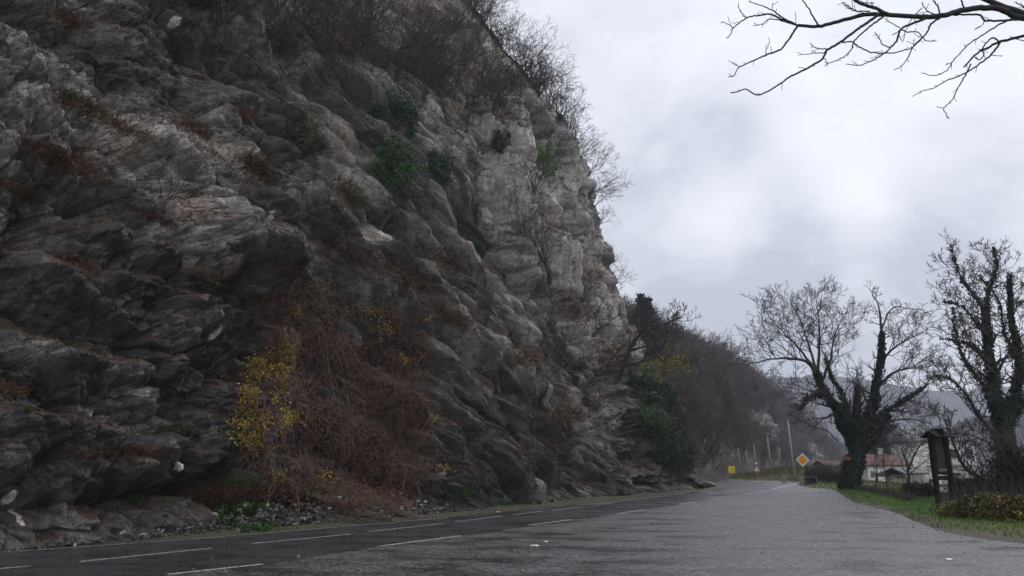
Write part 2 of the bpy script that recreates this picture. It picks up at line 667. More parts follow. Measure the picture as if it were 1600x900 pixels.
def road_mat(name, dark, light, rmin, rmax, bumpd, pebble):
    m = bpy.data.materials.new(name)
    m.use_nodes = True
    nt, N, L = nodes_of(m)
    b = N['Principled BSDF']
    g = N.new('ShaderNodeNewGeometry')
    def noise(scale, det, ro, st=(1, 1, 1), rz=0.0):
        mp = N.new('ShaderNodeMapping')
        mp.inputs['Scale'].default_value = st
        mp.inputs['Rotation'].default_value = (0, 0, rz)
        L.new(g.outputs['Position'], mp.inputs[0])
        n = N.new('ShaderNodeTexNoise')
        n.inputs['Scale'].default_value = scale
        n.inputs['Detail'].default_value = det
        n.inputs['Roughness'].default_value = ro
        L.new(mp.outputs[0], n.inputs['Vector'])
        return n.outputs['Fac']
    def mr(v, a, b_, c, d):
        n = N.new('ShaderNodeMapRange')
        n.inputs['From Min'].default_value = a
        n.inputs['From Max'].default_value = b_
        n.inputs['To Min'].default_value = c
        n.inputs['To Max'].default_value = d
        L.new(v, n.inputs['Value'])
        return n.outputs[0]
    big = noise(0.8, 7, 0.68, (0.6, 1.2, 1), R(28))
    wet = mr(big, 0.46, 0.60, 0, 1)
    vor = N.new('ShaderNodeTexVoronoi')
    vor.inputs['Scale'].default_value = pebble
    L.new(g.outputs['Position'], vor.inputs['Vector'])
    vs = N.new('ShaderNodeSeparateColor')
    L.new(vor.outputs['Color'], vs.inputs[0])
    stone = mr(vs.outputs[0], 0.25, 1.0, 0.45, 2.9)
    mixc = N.new('ShaderNodeMix')
    mixc.data_type = 'RGBA'
    L.new(wet, mixc.inputs['Factor'])
    mixc.inputs['A'].default_value = (*light, 1)
    mixc.inputs['B'].default_value = (*dark, 1)
    sc = N.new('ShaderNodeVectorMath')
    sc.operation = 'SCALE'
    L.new(mixc.outputs['Result'], sc.inputs[0])
    L.new(stone, sc.inputs['Scale'])
    L.new(sc.outputs[0], b.inputs['Base Color'])
    rn = N.new('ShaderNodeMath')
    rn.operation = 'ADD'
    L.new(mr(wet, 0, 1, rmax, rmin), rn.inputs[0])
    L.new(mr(noise(9, 4, 0.6), 0.3, 0.7, -0.05, 0.08), rn.inputs[1])
    L.new(rn.outputs[0], b.inputs['Roughness'])
    b.inputs['Specular IOR Level'].default_value = 0.5
    hh = N.new('ShaderNodeMath')
    hh.operation = 'ADD'
    L.new(mr(vor.outputs['Distance'], 0, 0.6, 1, 0), hh.inputs[0])
    L.new(mr(noise(2.0, 6, 0.6), 0, 1, 0, 0.45), hh.inputs[1])
    bp = N.new('ShaderNodeBump')
    bp.inputs['Distance'].default_value = bumpd
    L.new(mr(wet, 0, 1, 0.9, 0.35), bp.inputs['Strength'])
    L.new(hh.outputs[0], bp.inputs['Height'])
    L.new(bp.outputs[0], b.inputs['Normal'])
    return m


M_road = road_mat('road_asphalt', (0.024, 0.024, 0.026), (0.036, 0.036, 0.038), 0.17, 0.30, 0.005, 60)
M_layby = road_mat('layby_asphalt', (0.026, 0.025, 0.026), (0.060, 0.056, 0.058), 0.27, 0.48, 0.013, 20)


def paint_mat():
    m = bpy.data.materials.new('road_paint')
    m.use_nodes = True
    nt, N, L = nodes_of(m)
    b = N['Principled BSDF']
    g = N.new('ShaderNodeNewGeometry')
    n = N.new('ShaderNodeTexNoise')
    n.inputs['Scale'].default_value = 14
    n.inputs['Detail'].default_value = 6
    n.inputs['Roughness'].default_value = 0.7
    L.new(g.outputs['Position'], n.inputs['Vector'])
    r = N.new('ShaderNodeValToRGB')
    r.color_ramp.elements[0].position = 0.41
    r.color_ramp.elements[0].color = (0.08, 0.08, 0.08, 1)
    r.color_ramp.elements[1].position = 0.56
    r.color_ramp.elements[1].color = (0.60, 0.60, 0.58, 1)
    L.new(n.outputs['Fac'], r.inputs[0])
    L.new(r.outputs[0], b.inputs['Base Color'])
    b.inputs['Roughness'].default_value = 0.4
    return m


M_paint = paint_mat()

# ------------------------------------------------------------ plan of the place (metres, from the camera's foot)
def curve(pts, n):
    """smooth curve through 2-D/3-D points"""
    P = np.array([tuple(p) for p in pts], float)
    d = np.concatenate([[0], np.cumsum(np.linalg.norm(np.diff(P, axis=0), axis=1))])
    t = np.linspace(0, d[-1], n)
    Pe = np.vstack([2 * P[0] - P[1], P, 2 * P[-1] - P[-2]])
    out = []
    for x in t:
        i = min(np.searchsorted(d, x, side='right') - 1, len(P) - 2)
        u = (x - d[i]) / (d[i + 1] - d[i])
        a, b, c, e = Pe[i], Pe[i + 1], Pe[i + 2], Pe[i + 3]
        out.append(0.5 * ((2 * b) + (-a + c) * u + (2 * a - 5 * b + 4 * c - e) * u * u + (-a + 3 * b - 3 * c + e) * u ** 3))
    return np.array(out)


def g2(x, y):
    p = gp(x, y)
    return (p.x, p.y)


left_edge = [(-22, -14), (-15.5, 2)] + [g2(*q) for q in ((0, 864), (350, 837), (700, 808), (900, 788), (1040, 774), (1100, 764))]
left_edge += [g2(1119, 758), (19.2, 80), (24, 100), g2(1100, 742.5), g2(1137, 737.5), (75, 205), (98, 235)]
right_c = [(-14, -8), (-9, 4)] + [g2(*q) for q in ((260, 899), (410, 883), (590, 854), (720, 838), (890, 813), (1010, 796.5), (1130, 777), (1190, 767), (1243, 756.5))]
outer_far = [g2(*q) for q in ((1262, 754.5), (1225, 752), (1165, 750), (1138, 747))] + [(36, 122), (50, 160), (80, 198), (102, 228)]
verge = [(12, -8), (12.5, 6), (12.8, 14)] + [g2(*q) for q in ((1600, 850), (1530, 841), (1475, 831), (1430, 815), (1395, 800), (1335, 785), (1316, 774), (1300, 765), (1262, 762))]

LE = curve(left_edge, 240)
RC = curve(right_c, 160)
OF = curve(outer_far, 60)
VG = curve(verge, 90)
pav = np.vstack([LE, OF[::-1], VG[::-1]])       # paved area outline
road_poly = np.vstack([LE, OF[::-1], RC[::-1]])


def inside(P, poly):
    x, y = P[:, 0], P[:, 1]
    c = np.zeros(len(P), bool)
    n = len(poly)
    for i in range(n):
        x1, y1 = poly[i]
        x2, y2 = poly[(i + 1) % n]
        if y1 == y2:
            continue
        hit = ((y1 > y) != (y2 > y)) & (x < (x2 - x1) * (y - y1) / (y2 - y1) + x1)
        c ^= hit
    return c


def pdist(P, poly, closed=True):
    best = np.full(len(P), 1e9)
    n = len(poly)
    for i in range(n if closed else n - 1):
        a = poly[i]
        b = poly[(i + 1) % n]
        ab = b - a
        t = np.clip(((P - a) @ ab) / (ab @ ab + 1e-9), 0, 1)
        d = P - (a + t[:, None] * ab)
        best = np.minimum(best, (d * d).sum(1))
    return np.sqrt(best)


def ground_z(P):
    """height of the ground outside the paved area"""
    P = np.asarray(P, float)
    d = pdist(P, pav[::2])
    ins = inside(P, pav)
    x, y = P[:, 0], P[:, 1]
    right = smooth(0, 6, x - (y - 60) * 0.2 - 8)
    z = 0.07 * smooth(0, 0.8, d) + 0.07 * fbm(x * 0.5, y * 0.5, 5, 4) * smooth(0.2, 2, d)
    bank = smooth(64, 84, y) * smooth(0.3, 9, d) * smooth(0, 1, 1 - (x - 33 - (y - 84) * 0.6) / 6.0) * right
    z = z + 0.95 * bank
    z = z - 0.9 * smooth(3, 26, d) * smooth(24, 40, x) * (1 - bank)
    z = np.where(ins, -0.035, z)
    return z, d, ins


# ground sheet
gx = np.concatenate([-np.geomspace(410, 32, 20), np.arange(-30, 70, 0.45), np.arange(70, 130, 1.6), np.geomspace(132, 1240, 26)])
gy = np.concatenate([-np.geomspace(38, 12, 6), np.arange(-10, 110, 0.5), np.arange(110, 260, 2.2), np.geomspace(264, 1650, 22)])
GX, GY = np.meshgrid(gx, gy)
GP = np.stack([GX.ravel(), GY.ravel()], 1)
gz, gd, gins = ground_z(GP)
nx, ny = len(gx), len(gy)
idx = np.arange(nx * ny).reshape(ny, nx)
gq = np.stack([idx[:-1, :-1], idx[:-1, 1:], idx[1:, 1:], idx[1:, :-1]], -1).reshape(-1, 4)
n_a = fbm(GP[:, 0] * 0.35, GP[:, 1] * 0.35, 11, 4)
n_b = fbm(GP[:, 0] * 1.7, GP[:, 1] * 1.7, 12, 3)
grass_c = np.array([0.055, 0.100, 0.018])
dry_c = np.array([0.115, 0.085, 0.045])
dirt_c = np.array([0.085, 0.075, 0.068])
k1 = smooth(-0.15, 0.3, n_a)[:, None]
gc = grass_c * (1 - k1 * 0.6) + dry_c * k1 * 0.6
k2 = (1 - smooth(0.15, 0.9, gd + n_b * 0.6))[:, None]
gc = gc * (1 - k2) + dirt_c * k2
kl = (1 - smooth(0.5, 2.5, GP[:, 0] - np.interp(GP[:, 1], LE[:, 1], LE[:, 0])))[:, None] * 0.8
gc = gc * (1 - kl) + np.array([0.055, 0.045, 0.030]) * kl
k3 = smooth(60, 80, GP[:, 1])[:, None] * 0.5
gc = gc * (1 - k3) + dry_c * 0.8 * k3
M_ground = mat('ground_soil', attr=True, rough=0.9, var=0.3, nscale=5, bump=0.7, bscale=18)
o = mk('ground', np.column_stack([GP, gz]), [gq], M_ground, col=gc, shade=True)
tag(o, kind='structure')


def strip(name, polyA, z, material, kind='structure'):
    """flat polygon sheet triangulated"""
    from mathutils.geometry import tessellate_polygon
    pts = [Vector((p[0], p[1], 0)) for p in polyA]
    tris = np.array(tessellate_polygon([pts]))
    V = np.column_stack([polyA, np.full(len(polyA), z)])
    a, b, c = V[tris[:, 0]], V[tris[:, 1]], V[tris[:, 2]]
    nz = np.cross(b - a, c - a)[:, 2]
    tris[nz < 0] = tris[nz < 0][:, ::-1]
    oo = mk(name, V, [tris], material)
    return tag(oo, kind=kind)


strip('layby', np.vstack([RC, VG[::-1]]), 0.0, M_layby)
strip('road', road_poly, 0.004, M_road)


def line_strip(C, w, z=0.008):
    C = np.asarray(C)
    T = np.gradient(C, axis=0)
    T /= np.linalg.norm(T, axis=1)[:, None]
    Nn = np.column_stack([-T[:, 1], T[:, 0]])
    n = len(C)
    rg = np.random.default_rng(3)
    ww = w / 2 * (1 + rg.normal(size=n) * 0.05)
    V = np.vstack([C - Nn * ww[:, None], C + Nn * ww[:, None]])
    V = np.column_stack([V, np.full(len(V), z)])
    i = np.arange(n - 1)
    return V, np.stack([i, i + 1, i + n + 1, i + n], 1)


def marking(name, pix, w, label):
    C = curve([g2(*q) for q in pix], 24)
    V, q = line_strip(C, w)
    o_ = mk(name, V, [q[:, ::-1]], M_paint)
    return tag(o_, kind='structure')


mb_dash = []
for pix in (((-60, 894), (48, 885)), ((125, 878), (330, 857)), ((392, 850), (548, 835)), ((577, 831), (692, 818.5)), ((712, 815.5), (785, 806.5)),
            ((800, 805), (848, 799)), ((863, 798), (905, 792.5)), ((925, 790), (958, 786))):
    marking('centre_dash', pix, 0.10, '')
marking('edge_line', ((-80, 869), (0, 863.5), (150, 853), (350, 838.5), (560, 821), (700, 809)), 0.07, '')
marking('edge_line', ((900, 789.5), (960, 784), (1040, 774.8), (1090, 766.5)), 0.10, '')
for pix in (((262, 898), (410, 882)), ((592, 854), (720, 837.5)), ((826, 821), (895, 812)), ((963, 803), (1009, 796.5)), ((1060, 788), (1085, 784.5)),
            ((1108, 780.5), (1137, 776.5)), ((1158, 773), (1177, 770)), ((1181, 768.8), (1198, 766))):
    marking('lane_dash', pix, 0.13, '')
marking('edge_line', ((1204, 765), (1225, 760.5), (1246, 755.5)), 0.22, '')
marking('edge_line', ((1098, 751.3), (1108, 753.5), (1117, 757)), 0.22, '')
marking('edge_line', ((1099, 742.8), (1118, 740.2), (1137, 738.2)), 0.25, '')

# ------------------------------------------------------------ the cliff
base_pts = [(-27, -14), (-18.5, 1)] + [g2(*q) for q in ((-20, 862), (350, 831), (700, 802), (900, 784), (1030, 771))]
base_pts += [g2(1094, 764), (14.6, 57), (14.4, 63), (10, 71), (0, 80), (-14, 90)]
BC = curve(base_pts, 600)
bs = np.concatenate([[0], np.cumsum(np.linalg.norm(np.diff(BC, axis=0), axis=1))])
dist = np.linalg.norm(BC, axis=1)
# columns: finer where the wall is seen larger
T = np.gradient(BC, axis=0)
T /= np.linalg.norm(T, axis=1)[:, None]
vis = 1.0 / (dist + 6.0)
vis[BC[:, 1] < 12] *= 0.2
vis[(BC[:, 1] > 56)] *= 0.5
vis[(BC[:, 1] > 66)] *= 0.3
cum = np.concatenate([[0], np.cumsum((vis[1:] + vis[:-1]) / 2 * np.diff(bs))])
NS, NH, NT = 1700, 620, 100
sS = np.interp(np.linspace(0, cum[-1], NS), cum, bs)
bx = np.interp(sS, bs, BC[:, 0])
by = np.interp(sS, bs, BC[:, 1])
s0 = bs[np.argmin(np.abs(BC[:, 1] - 14.3) + np.abs(BC[:, 0] + 10))]
s_nose = bs[np.argmin(np.hypot(BC[:, 0] - 13, BC[:, 1] - 53))]
print('arc at left of frame', round(float(s0), 1), 'nose', round(float(s_nose), 1), 'end', round(float(bs[-1]), 1))
sn = (sS - s0) / (s_nose - s0)                   # 0 at the left of the frame, 1 at the nose
top = np.interp(sn, [-1, 0, 0.2, 0.45, 0.7, 0.9, 1.0, 1.5], [17, 18, 20, 22.5, 27, 30.5, 31, 28])
trow = np.concatenate([np.linspace(0, 1, NH), 1 + np.linspace(0, 1, NT + 1)[1:] ** 1.2])
Sg, Tg = np.meshgrid(sS, trow)
SNg = (Sg - s0) / (s_nose - s0)
Hg = np.where(Tg <= 1, Tg, 1) * top[None] - 0.4 * (Tg < 0.001)
ext = np.where(Tg > 1, Tg - 1, 0) * 26.0
Hg = Hg + ext * 0.95
OD = np.array([-0.88, 0.47])


def lean(sn_, h):
    near = np.interp(h.ravel(), [0, 4, 9, 16, 22, 30], [0, 1.2, 3.0, 6.2, 9.0, 12.5]).reshape(h.shape)
    nose = np.interp(h.ravel(), [0, 5, 7.5, 10, 12, 20, 28, 40], [0, 0.7, 1.8, 3.8, 4.9, 7.2, 9.0, 12]).reshape(h.shape)
    k = smooth(0.62, 0.95, sn_)
    return near * (1 - k) + nose * k


Og = lean(SNg, np.where(Tg > 1, top[None] * np.ones_like(Hg), Hg)) + ext * 0.66
PX = bx[None] + OD[0] * Og
PY = by[None] + OD[1] * Og
PZ = Hg


def grid_normals(PX, PY, PZ):
    A = np.stack([np.gradient(PX, axis=1), np.gradient(PY, axis=1), np.gradient(PZ, axis=1)], -1)
    B = np.stack([np.gradient(PX, axis=0), np.gradient(PY, axis=0), np.gradient(PZ, axis=0)], -1)
    Nn = np.cross(A, B)
    Nn /= np.linalg.norm(Nn, axis=-1)[..., None] + 1e-12
    return Nn


N0 = grid_normals(PX, PY, PZ)

# coarse helper: photo pixel -> place on the undisplaced wall
def bvh_of(X, Y, Z, st):
    X, Y, Z = X[::st, ::st], Y[::st, ::st], Z[::st, ::st]
    V = np.stack([X, Y, Z], -1).reshape(-1, 3)
    a, b = X.shape
    I = np.arange(a * b).reshape(a, b)
    q = np.stack([I[:-1, :-1], I[:-1, 1:], I[1:, 1:], I[1:, :-1]], -1).reshape(-1, 4)
    return BVHTree.FromPolygons(V.tolist(), q.tolist()), V, (a, b)


CAMP = Vector((0, 0, CAM_H))
bv0, V0, shp0 = bvh_of(PX, PY, PZ, 6)


def wall0(x, y):
    loc, nor, i, d = bv0.ray_cast(CAMP, pdir(x, y))
    return loc


def wall_sh(x, y):
    loc = wall0(x, y)
    if loc is None:
        return None
    dd = (V0[:, 0] - loc.x) ** 2 + (V0[:, 1] - loc.y) ** 2 + (V0[:, 2] - loc.z) ** 2
    k = int(np.argmin(dd))
    r_, c_ = divmod(k, shp0[1])
    return float(Sg[::6, ::6][r_, c_]), float(Hg[::6, ::6][r_, c_])


# dip of the beds: gentle near the camera, steep at the far end
dip = R(9) + R(20) * smooth(0.15, 0.8, SNg)
warp1 = fbm(Sg * 0.16, Hg * 0.16, 21, 3)
warp2 = fbm(Sg * 0.55, Hg * 0.55, 22, 3)
us = Sg * np.cos(dip) - Hg * np.sin(dip) + warp1 * 1.5 + warp2 * 0.35
vs_ = Sg * np.sin(dip) * 0.9 + Hg * np.cos(dip) + warp1 * 1.3 + warp2 * 0.35 + 0.05 * fbm(Sg * 2.2, Hg * 2.2, 23, 3)
face = 1 - smooth(1.0, 1.12, Tg)                  # relief dies out on the wooded slope above
# blocks lengthen where the beds are thick, towards the far end
kk_ = np.interp(sS, [sS[0], s0, s_nose], [1.0, 0.9, 0.45])
Lc = np.concatenate([[0], np.cumsum((kk_[1:] + kk_[:-1]) / 2 * np.diff(sS))])
Lg = np.broadcast_to(Lc[None], Sg.shape)
ub = Lg * np.cos(dip) - Hg * np.sin(dip) * 0.7 + warp1 * 0.45 + warp2 * 0.07
vb = Lg * np.sin(dip) + Hg * np.cos(dip) + warp1 * 0.5 + warp2 * 0.07
D = np.zeros_like(Sg)
Dcells = []
Dmarg = []
for cu, cv, am, sd_, rot in ((4.6, 3.6, 1.05, 1, 0.0), (1.8, 1.7, 0.50, 2, 0.35), (0.78, 0.80, 0.25, 3, -0.3), (0.34, 0.36, 0.10, 4, 0.5), (0.16, 0.18, 0.035, 5, 0.0)):
    cr_, sr_ = math.cos(rot), math.sin(rot)
    a_ = (ub * cr_ + vb * sr_) / cu + sd_ * 7.7
    b_ = (vb * cr_ - ub * sr_) / cv + sd_ * 3.1
    hb, val, mg = blocks(a_, b_, 100 + sd_)
    am2 = smooth(-0.4, 0.35, fbm(Sg * 0.2 + sd_ * 9, Hg * 0.3, 140 + sd_, 2))
    D += am * (0.4 + 0.9 * am2) * (hb - 0.7) - 0.20 * am * np.exp(-(mg / 0.09) ** 2) * (val > 0.25)
    Dcells.append(val)
# broken planes
for cu, cv, am, sd_, rot in ((3.0, 3.0, 1.60, 1, 0.7), (1.3, 1.45, 0.80, 2, -0.6), (0.60, 0.68, 0.38, 3, 0.5), (0.28, 0.32, 0.16, 4, -0.7), (0.14, 0.16, 0.05, 5, 0.3)):
    cr_, sr_ = math.cos(rot), math.sin(rot)
    a_ = (ub * cr_ + vb * sr_) / cu + sd_ * 5.3
    b_ = (vb * cr_ - ub * sr_) / cv + sd_ * 2.9
    a2 = a_ + 0.45 * trin(a_ * 0.8 + 4, b_ * 0.8, 170 + sd_)
    b2 = b_ + 0.45 * trin(a_ * 0.8, b_ * 0.8 + 9, 180 + sd_)
    am2 = smooth(-0.45, 0.3, fbm(Sg * 0.25 + sd_ * 4, Hg * 0.33, 190 + sd_, 2)) if sd_ > 1 else 1.0
    D += am * (0.3 + 0.7 * am2) * trin(a2, b2, 160 + sd_) * 0.62
# benches between beds
for per, am in ((4.4, 1.15), (1.6, 0.30)):
    q = vb / per + 0.35 * fbm(Sg * 0.09, Hg * 0.2, 31, 2)
    fr = q - np.floor(q)
    D += am * (np.where(fr < 0.9, fr / 0.9, (1 - fr) / 0.1) - 0.5) * smooth(-0.5, 0.4, fbm(Sg * 0.12, Hg * 0.25, 33, 2) + 0.25)
D += 1.1 * fbm(Sg * 0.11, Hg * 0.13, 41, 3) 
# the far buttress is cleft upright, in tall slabs
slab = smooth(0.66, 0.84, SNg) * smooth(6, 11, Hg + 2 * warp1)
h1_, v1_, m1_ = blocks(Lg / 0.95 + 0.3 * warp1 + Hg * 0.05, Hg / 7.0 + 3.3, 301)
h2_, v2_, m2_ = blocks(Lg / 0.36 + 0.2 * warp2 + Hg * 0.08, Hg / 2.4 + 1.3, 302, 0.5)
D = D * (1 - slab * 0.78) + slab * (1.5 * (h1_ - 0.6) + 0.40 * (h2_ - 0.6))
gauss = lambda a, b, sa, sb: np.exp(-((Sg - a) / sa) ** 2 - ((Hg - b) / sb) ** 2)
# hand placed bulges and hollows: (pixel x, y, half-width m, half-height m, depth m)
for x_, y_, sa, sb, am in ((250, 225, 2.2, 1.0, 1.0), (360, 215, 1.3, 1.2, 0.9), (350, 330, 1.6, 1.5, 0.8), (300, 275, 2.2, 0.45, -1.3), (450, 290, 1.0, 0.9, 0.6),
                           (480, 110, 2.0, 1.5, -1.5), (505, 100, 0.9, 1.2, 0.9), (700, 190, 4.0, 3.0, 0.9), (765, 280, 1.2, 1.0, -1.7), (100, 110, 1.6, 0.7, 0.6),
                           (540, 620, 2.8, 2.8, -1.3), (330, 690, 0.7, 1.6, -0.7), (870, 630, 2.0, 0.6, -0.9), (690, 750, 1.2, 0.9, 0.5), (60, 540, 2.0, 0.5, 0.6), (150, 600, 1.5, 0.5, -0.6),
                           (960, 660, 3.0, 2.0, 0.9), (900, 360, 3.2, 4.0, 1.3), (560, 470, 2.0, 1.2, -0.4)):
    q = wall_sh(x_, y_)
    if q:
        D += am * gauss(q[0], q[1], sa, sb)
# gully between the near wall and the pale pillar
gl = [wall_sh(*q) for q in ((770, 190), (800, 260), (815, 350), (850, 430), (900, 500), (950, 570), (985, 600))]
gl = np.array([q for q in gl if q])
P2 = np.stack([Sg.ravel(), Hg.ravel()], 1)
dg = pdist(P2, gl, closed=False).reshape(Sg.shape)
D -= 2.0 * np.exp(-(dg / 2.0) ** 2)
D *= face
D += (1 - face) * (1.2 * fbm(Sg * 0.15, ext * 0.2, 51, 4) + 0.25 * fbm(Sg * 0.9, ext * 0.9, 52, 3))
D *= smooth(-0.5, 1.2, Hg) * 0.6 + 0.4
bankm = np.exp(-((Sg - (s0 + 12.5)) / 4.5) ** 2)
D += bankm * 1.3 * np.exp(-np.clip(Hg, 0, 9) / 0.9)
D += 0.35 * (1 - smooth(0, 0.8, Hg)) * (0.5 + fbm(Sg * 0.6, Hg * 0.3, 55, 3))
# relief stands out square to the wall, turning with it round the corner
oa = np.interp(sS, [s_nose - 6, s_nose + 14], [math.atan2(-0.47, 0.88), math.atan2(0.62, 0.78)])
PX = PX + np.cos(oa)[None] * D * 0.95
PY = PY + np.sin(oa)[None] * D * 0.95
PZ = PZ + D * 0.16 * smooth(0, 1.5, Hg)
PZ[0] = -0.4
N1 = grid_normals(PX, PY, PZ)

# stone colour: big patches, beds and single blocks
pal_d = np.array([0.055, 0.053, 0.051])
pal_m = np.array([0.138, 0.131, 0.125])
pal_l = np.array([0.42, 0.385, 0.35])
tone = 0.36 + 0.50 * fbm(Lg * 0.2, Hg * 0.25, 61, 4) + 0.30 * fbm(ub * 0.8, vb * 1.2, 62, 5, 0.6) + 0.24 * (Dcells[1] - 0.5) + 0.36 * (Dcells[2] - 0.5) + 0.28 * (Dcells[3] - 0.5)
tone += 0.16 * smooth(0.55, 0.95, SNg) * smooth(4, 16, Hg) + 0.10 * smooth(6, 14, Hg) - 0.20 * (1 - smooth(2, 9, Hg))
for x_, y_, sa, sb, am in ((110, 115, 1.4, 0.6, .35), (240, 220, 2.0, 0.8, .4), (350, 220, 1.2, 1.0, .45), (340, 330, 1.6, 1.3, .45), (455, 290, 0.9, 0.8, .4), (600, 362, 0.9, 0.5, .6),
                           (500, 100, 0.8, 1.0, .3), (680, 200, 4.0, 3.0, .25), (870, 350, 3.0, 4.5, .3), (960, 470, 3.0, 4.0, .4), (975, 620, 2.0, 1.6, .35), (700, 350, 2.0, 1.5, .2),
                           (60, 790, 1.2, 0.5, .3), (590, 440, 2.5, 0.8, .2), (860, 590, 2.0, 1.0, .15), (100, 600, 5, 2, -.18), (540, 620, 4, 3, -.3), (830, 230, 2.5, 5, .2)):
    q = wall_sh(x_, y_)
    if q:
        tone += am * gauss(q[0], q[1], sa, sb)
tone += slab * (0.12 + 0.2 * (v1_ - 0.5))
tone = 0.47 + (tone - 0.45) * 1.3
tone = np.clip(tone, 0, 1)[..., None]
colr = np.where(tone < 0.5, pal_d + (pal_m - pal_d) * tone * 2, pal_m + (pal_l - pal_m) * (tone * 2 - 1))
rust = smooth(0.25, 0.6, fbm(Sg * 0.4, Hg * 0.7, 71, 4))[..., None] * 0.45
colr = colr * (1 - rust) + colr * np.array([1.25, 0.92, 0.78]) * rust
# soil, moss and dead grass on every bench
soil = smooth(0.42, 0.66, N1[..., 2] - 0.3 * (1 - smooth(0.8, 2.5, Hg)) + 0.12 * fbm(Sg * 1.5, Hg * 1.5, 81, 3))
soil = np.maximum(soil, smooth(0.3, 0.6, bankm) * (1 - smooth(0.8, 1.8, Hg + 0.5 * fbm(Sg, Hg, 84, 3))))
soil = np.maximum(soil, smooth(1.0, 1.06, Tg + 0.04 * fbm(Sg * 0.5, Hg * 0.5, 83, 3)))[..., None]
red = smooth(-0.2, 0.35, fbm(Sg * 0.25, Hg * 0.4, 82, 3))[..., None]
soilc = np.array([0.040, 0.034, 0.018]) * (1 - red) + np.array([0.068, 0.034, 0.024]) * red
colr = colr * (1 - soil * 0.92) + soilc * soil * 0.92
for x_, y_, ra in ((590, 362, 0.30), (604, 368, 0.22), (741, 280, 0.20), (440, 211, 0.10), (443, 330, 0.12), (355, 512, 0.12), (185, 640, 0.14), (290, 690, 0.16), (300, 715, 0.14), (30, 780, 0.10), (42, 800, 0.09), (36, 815, 0.07), (283, 24, 0.14)):
    q = wall_sh(x_, y_)
    if q:
        k_ = (gauss(q[0], q[1], ra, ra * 1.5) * (1 + 0.8 * fbm(Sg * 4, Hg * 4, 201, 3)) > 0.45)[..., None]
        colr = np.where(k_, np.array([0.62, 0.54, 0.47]), colr)
fleck = (smooth(0.35, 0.8, tone) * 0.8 + 0.2) * (1 - soil)
colr4 = np.concatenate([colr, fleck], -1)
nr, nc = PX.shape
I = np.arange(nr * nc).reshape(nr, nc)
cq = np.stack([I[:-1, :-1], I[:-1, 1:], I[1:, 1:], I[1:, :-1]], -1).reshape(-1, 4)
cliffV = np.stack([PX, PY, PZ], -1)
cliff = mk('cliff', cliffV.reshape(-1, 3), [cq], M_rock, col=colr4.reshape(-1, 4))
tag(cliff, kind='structure')
bv1, V1, shp1 = bvh_of(PX, PY, PZ, 3)


def wall(x, y):
    """place and facing on the cliff under a photo pixel"""
    loc, nor, i, d = bv1.ray_cast(CAMP, pdir(x, y))
    if loc is None:
        return None, None
    if nor.dot(pdir(x, y)) > 0:
        nor = -nor
    return loc, nor


def surf(s, h):
    """place on the cliff at arc s, height h (vectorised)"""
    c_ = np.interp(s, sS, np.arange(NS))
    tp = np.interp(s, sS, top)
    r_ = np.clip(h / tp, 0, 1) * (NH - 1)
    ci = np.clip(c_.astype(int), 0, NS - 2)
    ri = np.clip(r_.astype(int), 0, NH - 2)
    return cliffV[ri, ci], N1[ri, ci]


# second ridge beyond the bend: wooded hillside
sky_pts = [(900, 440, 95, 118), (985, 494, 76, 128), (1060, 535, 82, 140), (1100, 556, 95, 165), (1150, 580, 150, 215), (1200, 608, 200, 270), (1250, 650, 262, 330), (1300, 702, 330, 400), (1330, 722, 380, 440), (1380, 727, 420, 470)]
NC2, NR2 = 260, 110
cx_ = np.linspace(900, 1380, NC2)
spx = np.array(sky_pts, float)
yy = np.interp(cx_, spx[:, 0], spx[:, 1]) + 0
Db = np.interp(cx_, spx[:, 0], spx[:, 2])
Dc = np.interp(cx_, spx[:, 0], spx[:, 3])
crest = np.array([tuple(at(a, b, c)) for a, b, c in zip(cx_, yy, Dc)])
foot = np.array([tuple(at(a, 745, c)) for a, c in zip(cx_, Db)])
foot[:, 2] = -0.6
tt = np.linspace(0, 1, NR2)
tt2 = np.concatenate([tt, 1 + np.linspace(0.02, 0.5, 14)])
HV = np.zeros((len(tt2), NC2, 3))
for r_, t_ in enumerate(tt2):
    if t_ <= 1:
        P_ = foot + (crest - foot) * t_
        P_[:, 2] = foot[:, 2] + (crest[:, 2] - foot[:, 2]) * (t_ ** 0.86)
    else:
        P_ = crest + (crest - foot) * (t_ - 1)
        P_[:, 2] = crest[:, 2] - (t_ - 1) * 0.7 * (crest[:, 2] + 1)
    HV[r_] = P_
cc, rr = np.meshgrid(np.arange(NC2) * 0.9, tt2 * 60)
hd = 2.2 * fbm(cc * 0.06, rr * 0.07, 91, 4) + 0.8 * fbm(cc * 0.3, rr * 0.3, 92, 4)
v_, t__, e_ = worley(cc * 0.12, rr * 0.16, 95)
outcrop = smooth(0.0, 0.2, fbm(cc * 0.07, rr * 0.09, 96, 3) - 0.3 * smooth(26, 44, rr) + 0.12) * smooth(118, 140, cc)
hd += outcrop * (v_ - 0.3) * 2.2
HV[..., 2] += hd * smooth(0, 6, rr) * 0.7
HV[..., 0] += hd * 0.5 * smooth(0, 6, rr)
HV[..., 1] -= hd * 0.5 * smooth(0, 6, rr)
hc = np.array([0.060, 0.046, 0.036]) * (1 + 0.5 * fbm(cc * 0.2, rr * 0.2, 97, 3)[..., None])
rc = np.array([0.15, 0.145, 0.14]) * (0.6 + 0.7 * v_[..., None])
hc = hc * (1 - outcrop[..., None]) + rc * outcrop[..., None]
hc4 = np.concatenate([hc, outcrop[..., None]], -1)
I = np.arange(HV.shape[0] * NC2).reshape(-1, NC2)
hq = np.stack([I[:-1, :-1], I[:-1, 1:], I[1:, 1:], I[1:, :-1]], -1).reshape(-1, 4)
tag(mk('hillside', HV.reshape(-1, 3), [hq], M_rock, col=hc4.reshape(-1, 4)), kind='structure')
